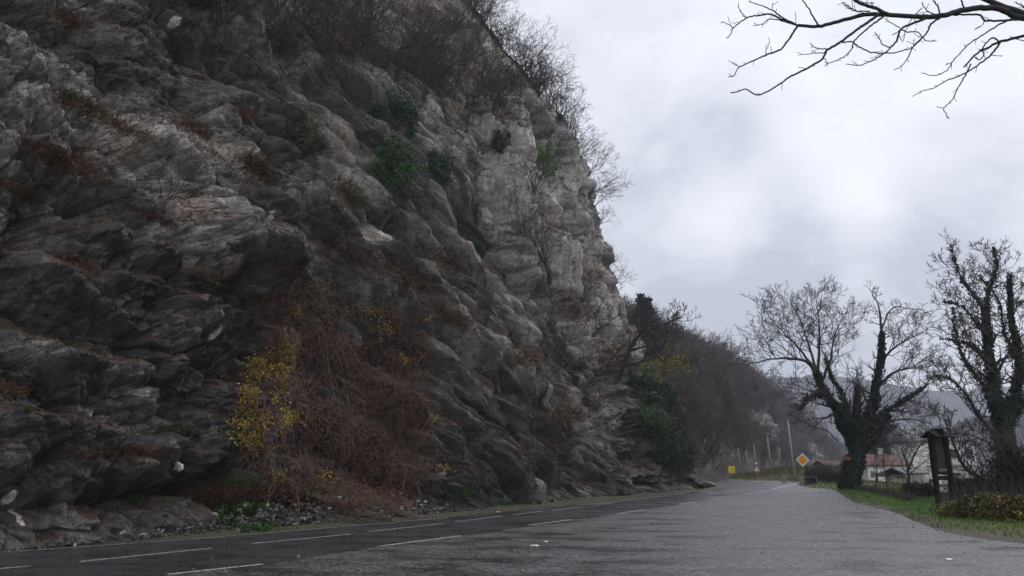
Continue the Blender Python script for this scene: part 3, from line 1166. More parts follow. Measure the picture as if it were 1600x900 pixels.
bvh_h = BVHTree.FromPolygons(HV.reshape(-1, 3).tolist(), hq.tolist())

# far mountains behind the trees on the right
def mountain(name, pts, D, depth, seed):
    pts = np.array(pts, float)
    n = 120
    xs = np.linspace(pts[0, 0], pts[-1, 0], n)
    ys = np.interp(xs, pts[:, 0], pts[:, 1])
    cr_ = np.array([tuple(at(a, b, D)) for a, b in zip(xs, ys)])
    cr_[:, 2] += 3 * fbm(np.arange(n) * 0.15, np.zeros(n), seed, 4)
    rows = []
    for k, t_ in enumerate(np.linspace(0, 1, 30)):
        P_ = cr_.copy()
        P_[:, 1] -= (1 - t_) * depth
        P_[:, 2] = -2 + (cr_[:, 2] + 2) * t_ ** 1.2 + 5 * t_ * fbm(np.arange(n) * 0.3, np.full(n, t_ * 8), seed + 2, 4)
        rows.append(P_)
    for t_ in (0.3, 1.0):
        P_ = cr_.copy()
        P_[:, 1] += depth * t_
        P_[:, 2] = -2 + (cr_[:, 2] + 2) * (1 - t_)
        rows.append(P_)
    A = np.array(rows)
    I = np.arange(A.shape[0] * n).reshape(-1, n)
    q_ = np.stack([I[:-1, :-1], I[:-1, 1:], I[1:, 1:], I[1:, :-1]], -1).reshape(-1, 4)
    return tag(mk(name, A.reshape(-1, 3), [q_], M_farwood, shade=True), kind='structure')


M_farwood = mat('far_woodland', (0.070, 0.070, 0.075), 0.95, var=0.4, nscale=0.05, bump=1.0, bscale=0.2)
mountain('far_mountain', [(1040, 640), (1120, 600), (1200, 590), (1290, 586), (1380, 598), (1470, 612), (1560, 606), (1680, 600), (1800, 606)], 1250, 380, 7)
mountain('valley_hill', [(1230, 722), (1300, 700), (1370, 680), (1450, 668), (1540, 655), (1640, 640), (1800, 650)], 400, 60, 9)

# ------------------------------------------------------------ branching plants
def grow(S, p, d, L, r, lev, rng, up=0.1, wander=0.25, kids=4, seg=4, ratio=0.62, ang=0.75, thin=0.55, minr=0.004):
    """adds tapered segments of one shoot and its side shoots to S"""
    n = seg
    st = L / n
    px, py, pz = p
    dx, dy, dz = d
    rr_ = r
    spots = []
    for i in range(n):
        dx += rng.gauss(0, wander)
        dy += rng.gauss(0, wander)
        dz += rng.gauss(0, wander) + up
        m = math.sqrt(dx * dx + dy * dy + dz * dz) or 1
        dx /= m
        dy /= m
        dz /= m
        qx, qy, qz = px + dx * st, py + dy * st, pz + dz * st
        r2 = max(minr, r * (1 - (1 - thin) * (i + 1) / n))
        S.append((px, py, pz, qx, qy, qz, rr_, r2))
        spots.append((qx, qy, qz, dx, dy, dz, r2))
        px, py, pz, rr_ = qx, qy, qz, r2
    if lev <= 0:
        return
    for k in range(kids):
        i = min(n - 1, int((0.25 + 0.75 * (k + rng.random()) / kids) * n))
        qx, qy, qz, ex, ey, ez, r2 = spots[i]
        vx, vy, vz = rng.gauss(0, 1), rng.gauss(0, 1), rng.gauss(0, 1)
        dot = vx * ex + vy * ey + vz * ez
        vx -= dot * ex
        vy -= dot * ey
        vz -= dot * ez
        m = math.sqrt(vx * vx + vy * vy + vz * vz) or 1
        a = ang * rng.uniform(0.6, 1.3)
        ca, sa = math.cos(a), math.sin(a) / m
        grow(S, (qx, qy, qz), (ex * ca + vx * sa, ey * ca + vy * sa, ez * ca + vz * sa), L * ratio * rng.uniform(0.7, 1.2), max(minr, r2 * 0.68), lev - 1, rng, up, wander, kids, seg, ratio, ang, thin, minr)


def shrub_segs(seed, H=3.0, stems=6, lev=3, kids=3, r=0.035, spread=0.6, up=0.06, minr=0.006, wander=0.2):
    rng = random.Random(seed)
    S = []
    for k in range(stems):
        a = rng.uniform(0, 2 * math.pi)
        sp = rng.uniform(0.1, spread)
        grow(S, (rng.uniform(-.15, .15) * H * .3, rng.uniform(-.15, .15) * H * .3, -0.15), (math.cos(a) * sp, math.sin(a) * sp, 1), H * rng.uniform(0.45, 0.7), r * rng.uniform(.7, 1.2), lev, rng, up, wander, kids, 4, 0.6, 0.7, 0.5, minr)
    return np.array(S)


def merge_instances(protos, places, rng, k=3):
    """bakes many small plants into one mass: places = (x,y,z,scale,tiltx,tilty)"""
    Vs, Qs, n = [], [], 0
    for (x, y, z, sc_, lx, ly) in places:
        V, q = protos[rng.integers(len(protos))]
        a = rng.uniform(0, 2 * math.pi)
        ca, sa = math.cos(a), math.sin(a)
        W_ = np.column_stack([V[:, 0] * ca - V[:, 1] * sa, V[:, 0] * sa + V[:, 1] * ca, V[:, 2]]) * sc_
        W_[:, 0] += W_[:, 2] * lx + x
        W_[:, 1] += W_[:, 2] * ly + y
        W_[:, 2] += z
        Vs.append(W_)
        Qs.append(q + n)
        n += len(V)
    return np.concatenate(Vs), np.concatenate(Qs)


rngN = np.random.default_rng(42)
# thicket on the slope above the cliff (uncountable) ...
pro = [seg_mesh(shrub_segs(500 + i, 3.2, 6, 3, 3, 0.04, 0.7, minr=0.011)) for i in range(5)]
pl = []
for k in range(230):
    c = int(rngN.integers(int(NS * 0.36), int(NS * 0.97)))
    r_ = int(rngN.integers(NH - 6, NH + NT - 2)) if k % 4 else int(rngN.integers(NH - 40, NH + 30))
    P_ = cliffV[r_, c]
    pl.append((P_[0], P_[1], P_[2], rngN.uniform(0.6, 1.3), 0.25, -0.1))
V_, q_ = merge_instances(pro, pl, rngN)
tag(mk('thicket', V_, [q_], M_twig), 'tangled mass of bare grey brown scrub covering the slope above the cliff', 'scrub', kind='stuff')
# ... and on the far hillside
prof = [seg_mesh(shrub_segs(700 + i, 4.5, 4, 2, 4, 0.06, 0.55, minr=0.022)) for i in range(5)]
pl = []
for k in range(2400):
    c = int(rngN.integers(4, NC2 - 4))
    r_ = int(rngN.integers(4, NR2 + 4))
    if outcrop[r_, c] > 0.4 and rngN.random() < 0.9:
        continue
    P_ = HV[r_, c]
    sc_ = rngN.uniform(0.55, 1.15) * (1.0 if r_ < NR2 - 8 else 0.8)
    pl.append((P_[0], P_[1], P_[2], sc_ * min(1.6, P_[1] / 150 + 0.25), 0.08, -0.05))
V_, q_ = merge_instances(prof, pl, rngN)
tag(mk('hillside_wood', V_, [q_], M_twigf), 'bare winter woodland covering the hillside beyond the bend', 'woodland', kind='stuff')


def plant(name, segs, loc, label, cat, group=None, m=M_twig, k=3, scale=1.0, stem_r=None):
    """thing with thick limbs ('branches')"""
    root = empty(name, loc, label, cat, group)
    V, q = seg_mesh(np.asarray(segs), k)
    mk('branches', V * scale, [q], m, root)
    return root


# single bare shrubs along the skyline
shr = [seg_mesh(shrub_segs(900 + i, 3.4, 5 + i % 3, 4, 3, 0.045, 0.75, minr=0.007)) for i in range(5)]
shr_me = []
sky_spots = []
for c in np.linspace(int(NS * 0.80), int(NS * 0.955), 20).astype(int):
    pass
names_ord = ['topmost', 'second', 'third', 'fourth', 'fifth', 'sixth', 'seventh', 'eighth', 'ninth', 'tenth', 'eleventh', 'twelfth', 'thirteenth', 'fourteenth', 'fifteenth', 'sixteenth', 'seventeenth', 'eighteenth', 'nineteenth', 'twentieth']


def skyline_point(y):
    """rightmost place of the cliff seen on a photo row"""
    lo, hi = 600, 1100
    best = None
    for x in range(1100, 600, -3):
        l_, n_ = wall(x, y)
        if l_ is not None:
            return l_, n_, x
    return None, None, None


shrub_mesh = []
for i, yv in enumerate((8, 30, 52, 72, 92, 110, 128, 146, 165, 182, 200, 228, 255, 282, 305, 330, 400, 425)):
    l_, n_, xx = skyline_point(yv + 18)
    if l_ is None:
        continue
    if i < len(shr):
        V, q = shr[i]
        root = empty('bare_shrub', l_, 'x', 'shrub', 'bare shrubs along the cliff skyline')
        ch = mk('branches', V, [q], M_twig, root)
        shrub_mesh.append(ch.data)
    else:
        root = empty('bare_shrub', l_, 'x', 'shrub', 'bare shrubs along the cliff skyline')
        ch = bpy.data.objects.new('branches', shrub_mesh[i % 5])
        COL.objects.link(ch)
        ch.parent = root
    sc_ = [1.1, 1.0, 1.25, 0.9, 1.35, 1.2, 1.1, 1.15, 0.9, 0.9, 0.8, 0.7, 0.85, 0.95, 0.8, 0.6, 0.45, 0.5][i]
    root.scale = (sc_, sc_, sc_)
    root.rotation_euler = (0.05, 0.15 if i < 11 else 0.75, i * 1.1)
    if i >= 11:
        root.rotation_euler = (0.0, 0.75, 0.2 * i - 2.8)
    root['label'] = f'leafless shrub on the cliff skyline against the sky, {names_ord[i]} counting down the edge'

# bare shrubs in the gully and on the benches
spots = [(835, 300, 1.0, 'in the gully below the ivy patch'), (820, 370, 1.1, 'low in the gully left of the pale pillar'), (860, 440, 1.2, 'at the foot of the gully, beneath the pale pillar'),
         (905, 470, 1.0, 'on the sloping bench under the pale pillar'), (930, 520, 1.1, 'on the bench just left of the leaning tree'), (50, 190, 0.55, 'at the left edge below the pinkish rock'),
         (255, 330, 0.45, 'beneath the dark overhang left of the pale boulder'), (745, 90, 0.8, 'on the rim above the evergreen shrubs'), (660, 80, 0.8, 'dark and forked on the rim above the tall evergreen'),
         (560, 60, 0.8, 'on the rim above the dark hollow'), (505, 40, 0.7, 'with a long low limb at the top of the picture'), (690, 150, 0.6, 'on pale broken rock right of the tall evergreen'),
         (1040, 700, 0.9, 'under the ivy beside the bend'), (985, 560, 1.0, 'behind the leaning tree'), (640, 440, 0.5, 'above the right end of the creeper'), (120, 520, 0.35, 'on dark rock at lower left')]
gsh = [seg_mesh(shrub_segs(950 + i, 4.2, 6, 4, 3, 0.045, 0.6, up=0.04, minr=0.0075)) for i in range(4)]
gme = []
for i, (x_, y_, sc_, txt) in enumerate(spots):
    l_, n_ = wall(x_, y_)
    if l_ is None:
        continue
    root = empty('bare_shrub', l_, f'leafless shrub {txt}', 'shrub', 'bare shrubs rooted in the rock face')
    if i < 4:
        V, q = gsh[i]
        ch = mk('branches', V, [q], M_twig, root)
        gme.append(ch.data)
    else:
        ch = bpy.data.objects.new('branches', gme[i % 4])
        COL.objects.link(ch)
        ch.parent = root
    root.scale = (sc_,) * 3
    root.rotation_euler = (0.25, 0.35, i * 2.1)

# ------------------------------------------------------------ leafy shrubs on the rock
def leafy(name, x_, y_, w, h, n, size, cols, label, cat='shrub', seed=1, out=0.5, droop=0.0, stems=True, flat=0.3):
    """bush with its own stems and a crown of single leaves"""
    l_, n_ = wall(x_, y_ + 0)
    rng = np.random.default_rng(seed)
    root = empty(name, l_, label, cat)
    rg = random.Random(seed)
    S = []
    nk = 9
    ctr = []
    nv = np.array([n_.x, n_.y, 0])
    nv /= np.linalg.norm(nv) + 1e-9
    side = np.array([-nv[1], nv[0], 0])
    for k in range(26):
        a = rng.uniform(0, 2 * math.pi)
        rad = math.sqrt(rng.uniform(0, 1))
        c_ = side * math.cos(a) * rad * w + np.array([0, 0, 1]) * (math.sin(a) * rad * h) + nv * rng.uniform(0.1, 1) * out * (1 - 0.5 * rad)
        ctr.append(c_)
        p = np.array([0, 0, -0.3 * h]) + nv * 0.05
        m = (p + c_) / 2 + rng.normal(size=3) * 0.12 * w
        S.append((*p, *m, 0.03 * w, 0.02 * w))
        S.append((*m, *c_, 0.02 * w, 0.006 * w))
    if stems:
        V, q = seg_mesh(np.array(S))
        mk('stem', V, [q], M_bark, root)
    ctr = np.array(ctr)
    pick = rng.integers(len(ctr), size=n)
    sp = rng.uniform(0.12, 0.30, size=len(ctr))[pick][:, None] * np.array([[w, w, h * 0.9]])
    P_ = ctr[pick] + rng.normal(size=(n, 3)) * sp * 0.75
    P_[:, 2] -= droop * rng.random(n)
    V, Fq = leaf_mesh(P_, size * rng.uniform(0.6, 1.2, n), rng, np.tile(nv, (n, 1)), flat)
    cols = np.array(cols)
    cl = cols[(hsh(pick.astype(float), pick * 0.0, 3, seed) * len(cols)).astype(int) % len(cols)] * rng.uniform(0.65, 1.35, (n, 1))
    mk('foliage', V, [Fq], M_leaf, root, col=np.repeat(cl, 4, 0))
    return root


G_dk = [(0.024, 0.062, 0.020), (0.032, 0.076, 0.022), (0.020, 0.050, 0.022)]
G_md = [(0.045, 0.115, 0.020), (0.036, 0.090, 0.020)]
leafy('evergreen_shrub', 612, 195, 1.45, 1.9, 5200, 0.065, G_dk, 'largest dark evergreen shrub, rooted high on the grey cliff face', seed=1, out=1.0)
leafy('evergreen_shrub', 618, 262, 1.1, 1.2, 3200, 0.06, G_md + G_dk[:1], 'brighter green shrub directly below the largest evergreen shrub', seed=2, out=0.9)
leafy('evergreen_shrub', 680, 268, 1.2, 1.1, 2600, 0.06, G_dk, 'dull green shrub to the right of the brighter green one', seed=3, out=0.7)
leafy('juniper_bush', 783, 222, 0.65, 1.3, 2200, 0.055, [(0.05, 0.055, 0.016), (0.06, 0.06, 0.02)], 'small upright olive brown juniper left of the ivy patch', seed=4, out=0.6)
leafy('ivy_patch', 855, 256, 0.95, 1.6, 3600, 0.06, [(0.09, 0.20, 0.05), (0.07, 0.16, 0.04)], 'bright green ivy clinging to the pale pillar', 'ivy', seed=5, out=0.15, droop=0.3, stems=False, flat=0.6)
leafy('yellowing_shrub', 462, 200, 1.1, 0.9, 900, 0.045, [(0.17, 0.12, 0.03), (0.11, 0.09, 0.03), (0.06, 0.06, 0.02)], 'thin shrub with sparse yellowing leaves above the pale boulders', seed=6, out=0.7)
leafy('moss_cushion', 275, 675, 0.45, 0.22, 1300, 0.025, [(0.04, 0.05, 0.014), (0.03, 0.04, 0.012)], 'olive moss cushion on the rock left of the yellow leaves', 'moss', seed=7, out=0.2, stems=False)
leafy('moss_cushion', 320, 440, 0.6, 0.25, 1200, 0.03, [(0.035, 0.04, 0.014), (0.03, 0.03, 0.012)], 'dark moss cushion on a ledge above the creeper', 'moss', seed=8, out=0.2, stems=False)

# ------------------------------------------------------------ ivy on the far corner of the cliff
def ivy_corner():
    rng = np.random.default_rng(12)
    l0, _ = wall(1030, 640)
    root = empty('ivy_curtain', l0, 'thick dark green ivy hanging over the corner of the cliff by the bend', 'ivy')
    pts, nn = [], []
    poly = np.array([(975, 570), (1010, 560), (1060, 590), (1082, 630), (1090, 690), (1092, 730), (1060, 745), (1030, 720), (1010, 670), (990, 620)], float)
    C_ = np.column_stack([rng.uniform(970, 1098, 9000), rng.uniform(555, 750, 9000)])
    dens = fbm(C_[:, 0] / 22, C_[:, 1] / 22, 3, 3)
    C_ = C_[inside(C_, poly) & (dens > -0.35)]
    for x_, y_ in C_:
        l_, n_ = wall(x_, y_)
        if l_ is None:
            continue
        pts.append(l_)
        nn.append(n_)
    P_ = np.repeat(np.array(pts), 5, 0)
    N_ = np.repeat(np.array(nn), 5, 0)
    off = (0.12 + 0.55 * np.clip(fbm(P_[:, 1] * 0.5, P_[:, 2] * 0.7, 9, 3) + 0.25, 0, 1))[:, None] * rng.uniform(0.2, 1, (len(P_), 1))
    P_ = P_ + N_ * off + rng.normal(size=P_.shape) * 0.12
    V, Fq = leaf_mesh(P_ - np.array(l0), 0.075 * rng.uniform(0.6, 1.3, len(P_)), rng, N_, 0.5)
    base = np.array([(0.032, 0.066, 0.024), (0.052, 0.100, 0.034), (0.036, 0.058, 0.026)])
    cl = base[(hsh(np.floor(P_[:, 1] * 1.3), np.floor(P_[:, 2] * 1.6), 1, 3) * 3).astype(int) % 3] * rng.uniform(0.6, 1.3, (len(P_), 1))
    mk('foliage', V, [Fq], M_leaf, root, col=np.repeat(cl, 4, 0))
    S = []
    for k in range(160):
        a = pts[rng.integers(len(pts))]
        p = np.array(a) + rng.normal(size=3) * 0.2
        for j in range(5):
            q = p + np.array([rng.normal() * 0.12, rng.normal() * 0.12, -0.35])
            S.append((*p, *q, 0.014, 0.012))
            p = q
    S = np.array(S)
    S[:, :3] -= np.array(l0)
    S[:, 3:6] -= np.array(l0)
    V, q = seg_mesh(S)
    mk('twigs', V, [q], M_twig, root)


ivy_corner()

# ------------------------------------------------------------ the brown creeper hanging over the hollow
def creeper():
    rng = np.random.default_rng(77)
    poly = np.array([(395, 470), (440, 440), (520, 445), (600, 480), (645, 500), (668, 560), (655, 640), (672, 700), (640, 765), (595, 795), (520, 790), (470, 770), (400, 735), (370, 700), (360, 580), (400, 560)], float)
    l0, _ = wall(520, 700)
    root = empty('creeper', l0, 'rust brown tangle of climbing stems and dead leaves hanging over a hollow in the rock', 'creeper')
    C_ = np.column_stack([rng.uniform(350, 700, 5200), rng.uniform(435, 805, 5200)])
    C_ = C_[inside(C_, poly)]
    P_, N_ = [], []
    for x_, y_ in C_:
        l_, n_ = wall(x_, y_)
        if l_ is not None:
            P_.append(tuple(l_))
            N_.append(tuple(n_))
    P_, N_ = np.array(P_), np.array(N_)
    outw = np.array([0.88, -0.47, 0.1])
    bul = lambda P: (0.15 + 0.75 * np.clip(fbm(P[:, 1] * 0.7, P[:, 2] * 0.6, 9, 3) + 0.3, 0, 1))[:, None]
    # hanging and criss-crossing stems
    n = 3600
    p = P_[rng.integers(len(P_), size=n)]
    p = p + outw * bul(p) * rng.uniform(0.4, 1.1, (n, 1))
    S = []
    d = np.column_stack([rng.normal(size=n) * 0.5, rng.normal(size=n) * 0.8, -rng.uniform(0.2, 1.3, n)])
    for j in range(5):
        d = d + rng.normal(size=(n, 3)) * 0.42 + np.array([0, 0, -0.12])
        d /= np.linalg.norm(d, axis=1)[:, None]
        q = p + d * 0.17 * rng.uniform(0.6, 1.3, (n, 1))
        q[:, 2] = np.maximum(q[:, 2], 0.12)
        S.append(np.hstack([p, q, np.full((n, 1), 0.0055), np.full((n, 1), 0.0045)]))
        p = q
    # a few thick old stems
    n2 = 26
    p = P_[rng.integers(len(P_), size=n2)]
    p = p + outw * (bul(p) + 0.1)
    d = np.column_stack([rng.normal(size=n2) * 0.2, rng.normal(size=n2) * 0.3, -np.ones(n2)])
    for j in range(12):
        d = d + rng.normal(size=(n2, 3)) * 0.16 + np.array([0, 0, -0.1])
        d /= np.linalg.norm(d, axis=1)[:, None]
        q = p + d * 0.2
        q[:, 2] = np.maximum(q[:, 2], 0.1)
        S.append(np.hstack([p, q, np.full((n2, 1), 0.012), np.full((n2, 1), 0.011)]))
        p = q
    S = np.concatenate(S)
    S[:, :3] -= np.array(l0)
    S[:, 3:6] -= np.array(l0)
    V, q = seg_mesh(S)
    mk('twigs', V, [q], mat('creeper_stem', (0.175, 0.108, 0.088), 0.9, spec=0.1, var=0.4, nscale=2), root)
    n = 68000
    p = P_[rng.integers(len(P_), size=n)]
    dn = fbm(p[:, 1] * 0.9, p[:, 2] * 0.9, 15, 3)
    p = p[dn > -0.25]
    p = p + outw * bul(p) * rng.uniform(0.1, 1.05, (len(p), 1)) + rng.normal(size=p.shape) * 0.06
    V, Fq = leaf_mesh(p - np.array(l0), 0.027 * rng.uniform(0.5, 1.3, len(p)), rng)
    base = np.array([(0.19, 0.078, 0.050), (0.13, 0.066, 0.044), (0.18, 0.090, 0.058), (0.10, 0.076, 0.040)])
    cl = base[rng.integers(4, size=len(p))] * rng.uniform(0.6, 1.3, (len(p), 1))
    mk('dead_leaves', V, [Fq], M_leaf, root, col=np.repeat(cl, 4, 0))
    # yellow leaves in their bands
    Y = []
    bands = [((395, 575), (26, 16), 900), ((430, 560), (16, 26), 380), ((375, 620), (14, 35), 300), ((378, 670), (22, 26), 620), ((425, 610), (10, 50), 380), ((440, 655), (24, 14), 260), ((385, 700), (12, 16), 160),
             ((560, 490), (34, 10), 180), ((595, 515), (22, 12), 160), ((620, 560), (8, 18), 110), ((450, 490), (10, 8), 60), ((555, 462), (5, 10), 40), ((665, 655), (6, 14), 60), ((682, 732), (10, 5), 60), ((490, 745), (14, 10), 60), ((420, 745), (10, 8), 40), ((650, 500), (14, 6), 40)]
    for (cx, cy), (wx, wy), n in bands:
        n = int(n * 1.35)
        q_ = np.column_stack([rng.normal(cx, wx * 0.6, n), rng.normal(cy, wy * 0.6, n)])
        k_ = fbm(q_[:, 0] / 7, q_[:, 1] / 7, 4, 2) > -0.25
        Y.append(q_[k_])
    Y = np.concatenate(Y)
    p, tn = [], []
    for x_, y_ in Y:
        l_, n_ = wall(x_, y_)
        if l_ is not None:
            p.append(tuple(l_))
            tn.append(x_)
    p = np.array(p)
    p = p + outw * (bul(p) * 0.7 + 0.15) + rng.normal(size=p.shape) * 0.05
    V, Fq = leaf_mesh(p - np.array(l0), 0.037 * rng.uniform(0.6, 1.25, len(p)), rng, np.tile(outw, (len(p), 1)), 0.5, 0.85)
    base = np.array([(0.36, 0.24, 0.022), (0.26, 0.21, 0.03), (0.18, 0.18, 0.035), (0.38, 0.18, 0.02)])
    cl = base[rng.integers(4, size=len(p))] * rng.uniform(0.6, 1.2, (len(p), 1))
    mk('yellow_leaves', V, [Fq], M_leaf, root, col=np.repeat(cl, 4, 0))


creeper()

# ------------------------------------------------------------ dead grass and heather on the benches
def ledge_grass():
    rng = np.random.default_rng(5)
    m = (N1[..., 2] > 0.36) & (Tg < 1.03) & (Hg > 0.5)
    m &= fbm(Sg * 0.7, Hg * 0.9, 120, 3) > 0.05
    m[:, :int(NS * 0.02)] = False
    rr_, cc_ = np.nonzero(m)
    ax_ = 0
    area = np.gradient(sS)[cc_] * (top / NH)[cc_]
    pr = area / area.sum()
    n = 45000
    k = rng.choice(len(rr_), n, p=pr)
    rr_, cc_ = rr_[k], cc_[k]
    P_ = cliffV[rr_, cc_] + rng.normal(size=(n, 3)) * 0.03
    extra = []
    for x_, y_, wx, wy, m_ in ((95, 250, 62, 13, 1900), (130, 165, 40, 9, 900), (170, 192, 90, 8, 1200), (300, 200, 30, 8, 500), (400, 262, 26, 14, 900), (385, 180, 18, 6, 300), (545, 305, 26, 16, 700), (30, 300, 30, 7, 500),
                               (110, 35, 30, 9, 400), (560, 405, 70, 16, 1300), (450, 430, 40, 12, 900), (705, 500, 40, 8, 800), (640, 440, 40, 16, 800), (880, 650, 36, 10, 600), (200, 708, 90, 6, 1200), (330, 770, 60, 12, 1500),
                               (240, 340, 40, 6, 500), (120, 412, 30, 8, 500), (660, 75, 30, 14, 600), (770, 160, 50, 18, 900), (440, 75, 30, 10, 400), (900, 480, 50, 16, 1100), (960, 560, 30, 20, 800), (820, 560, 30, 12, 500),
                               (420, 770, 70, 12, 1500), (320, 440, 40, 10, 700), (560, 60, 40, 12, 600), (500, 790, 80, 10, 1300), (20, 610, 30, 8, 400), (700, 410, 26, 10, 400)):
        for _ in range(m_):
            a_, b_ = rng.normal() * wx * 0.55, rng.normal() * wy * 0.75
            l_, n_ = wall(x_ + a_, y_ + b_ + a_ * 0.42 * (y_ < 560))
            if l_ is not None:
                extra.append(tuple(l_))
    P_ = np.vstack([P_, np.array(extra) + rng.normal(size=(len(extra), 3)) * 0.04])
    n = len(P_)
    dist_ = np.linalg.norm(P_, axis=1)
    L_ = rng.uniform(0.12, 0.36, n) * np.clip(dist_ / 30, 0.8, 1.6)
    D_ = np.array([0.55, -0.3, 0.35]) + rng.normal(size=(n, 3)) * 0.4
    D_[:, 2] = np.abs(D_[:, 2])
    D_ /= np.linalg.norm(D_, axis=1)[:, None]
    kk = fbm(P_[:, 1] * 0.35, P_[:, 2] * 0.6, 7, 3)
    a = np.array([0.135, 0.068, 0.046])
    b = np.array([0.095, 0.082, 0.034])
    c_ = np.array([0.20, 0.14, 0.075])
    t_ = smooth(-0.1, 0.35, kk)[:, None]
    col = b * t_ + a * (1 - t_)
    u = (rng.random(n) < 0.15)[:, None]
    col = np.where(u, c_, col) * rng.uniform(0.6, 1.3, (n, 1))
    V, q, t, c = blades(P_, D_ * L_[:, None], 0.008 * np.clip(dist_ / 20, 0.8, 3), rng, col)
    o_ = mk('dry_grass', V, [q, t], M_grass, col=c)
    tag(o_, 'russet and straw coloured dead grass growing on the ledges of the rock face', 'dry grass', kind='stuff')


ledge_grass()


def ground_scatter():
    rng = np.random.default_rng(8)
    # grass verge on the right and bank beyond the bend
    n = 150000
    a = rng.random(n)
    P_ = np.empty((n, 2))
    near = rng.random(n) < 0.62
    P_[near] = np.column_stack([rng.uniform(12, 36, near.sum()), rng.uniform(12, 52, near.sum())])
    far = ~near
    P_[far] = np.column_stack([rng.uniform(18, 75, far.sum()), rng.uniform(50, 135, far.sum())])
    z, d, ins = ground_z(P_)
    lim = P_[:, 0] > np.interp(P_[:, 1], LE[:, 1], LE[:, 0]) + 0.3
    nz_ = fbm(P_[:, 0] * 0.8, P_[:, 1] * 0.8, 31, 3)
    keep = (~ins) & lim & (d + nz_ * 0.5 > 0.15) & (d < 16)
    P_, z, d, nz_ = P_[keep], z[keep], d[keep], nz_[keep]
    n = len(P_)
    fary = smooth(58, 80, P_[:, 1]) * (0.12 + 0.88 * smooth(0, 1, 1 - (P_[:, 0] - 33 - (P_[:, 1] - 84) * 0.6) / 6.0))
    L_ = rng.uniform(0.05, 0.14, n) * (1 + 2.6 * fary) * (1 + 0.8 * smooth(1.5, 4, d))
    D_ = np.column_stack([rng.normal(size=n) * 0.35, rng.normal(size=n) * 0.35, np.ones(n)]) * L_[:, None]
    gcol = np.array([0.085, 0.195, 0.024])
    gold = np.array([0.14, 0.105, 0.05])
    t_ = np.clip(smooth(-0.05, 0.35, nz_) * 0.55 + 0.45 * fary + 0.35 * smooth(2.0, 4.5, d), 0, 0.92)[:, None]
    t_ = (rng.random((n, 1)) < t_).astype(float)
    col = (gcol * (1 - t_) + gold * t_) * rng.uniform(0.55, 1.25, (n, 1))
    V, q, t, c = blades(np.column_stack([P_, z - 0.01]), D_, np.where(P_[:, 1] > 50, 0.022, 0.009), rng, col)
    tag(mk('verge_grass', V, [q, t], M_grass, col=c), 'short green grass with straw patches along the right edge of the lay-by', 'grass', kind='stuff')
    # green weeds and litter at the foot of the cliff
    Vs, Qs, Ts, Cs, nv = [], [], [], [], 0
    patches = [(392, 814, 32, 13, 4200, .24, 0), (370, 757, 24, 6, 900, .1, 0), (480, 765, 22, 6, 500, .1, 0), (420, 775, 45, 8, 900, .12, 1), (640, 812, 60, 5, 500, .07, 1), (800, 790, 30, 5, 1500, .10, 0),
               (725, 770, 10, 8, 500, .14, 0), (870, 783, 50, 4, 900, .09, 1), (740, 800, 40, 3, 600, .08, 0), (560, 818, 60, 4, 500, .07, 1), (1105, 762, 10, 4, 700, .22, 1), (960, 776, 40, 3, 600, .08, 1),
               (430, 825, 30, 4, 500, .1, 0), (200, 780, 18, 5, 300, .08, 0), (45, 640, 10, 5, 200, .08, 1)]
    for (cx, cy, wx, wy, n, L0, dry) in patches:
        pp = []
        for _ in range(n):
            x_, y_ = rng.normal(cx, wx * 0.6), rng.normal(cy, wy * 0.6)
            l_, n_ = wall(x_, y_)
            g_ = gp(x_, max(y_, 735))
            if l_ is None or (g_ - CAMP).length < (l_ - CAMP).length:
                l_ = g_
                if inside(np.array([[l_.x, l_.y]]), pav)[0]:
                    continue
            pp.append(tuple(l_))
        if not pp:
            continue
        pp = np.array(pp)
        n = len(pp)
        D_ = (np.array([0.25, -0.15, 0.8]) + rng.normal(size=(n, 3)) * 0.4) * rng.uniform(0.4, 1.2, (n, 1)) * L0
        base = np.array([(0.050, 0.120, 0.022), (0.035, 0.085, 0.018), (0.07, 0.14, 0.03)]) if not dry else np.array([(0.09, 0.08, 0.03), (0.05, 0.08, 0.02), (0.10, 0.06, 0.035)])
        col = base[rng.integers(3, size=n)] * rng.uniform(0.6, 1.2, (n, 1))
        V, q, t, c = blades(pp, D_, 0.014 if L0 < 0.2 else 0.03, rng, col)
        Vs.append(V)
        Qs.append(q + nv)
        Ts.append(t + nv)
        Cs.append(c)
        nv += len(V)
    tag(mk('roadside_weeds', np.concatenate(Vs), [np.concatenate(Qs), np.concatenate(Ts)], M_grass, col=np.concatenate(Cs)), 'patches of green weeds at the foot of the cliff beside the road', 'weeds', kind='stuff')


ground_scatter()


def stone(rng, size):
    bm_v = []
    u = np.array([[-1, -1, -1], [1, -1, -1], [1, 1, -1], [-1, 1, -1], [-1, -1, 1], [1, -1, 1], [1, 1, 1], [-1, 1, 1]], float) * 0.6
    u += rng.normal(size=(8, 3)) * 0.22
    u *= np.array([1, 0.8, 0.55]) * size
    a = rng.uniform(0, 6.28)
    M_ = np.array(Matrix.Rotation(a, 3, 'Z') @ Matrix.Rotation(rng.normal() * 0.4, 3, 'X'))
    return u @ M_.T


BOXF = np.array([[0, 3, 2, 1], [4, 5, 6, 7], [0, 1, 5, 4], [1, 2, 6, 5], [2, 3, 7, 6], [3, 0, 4, 7]])


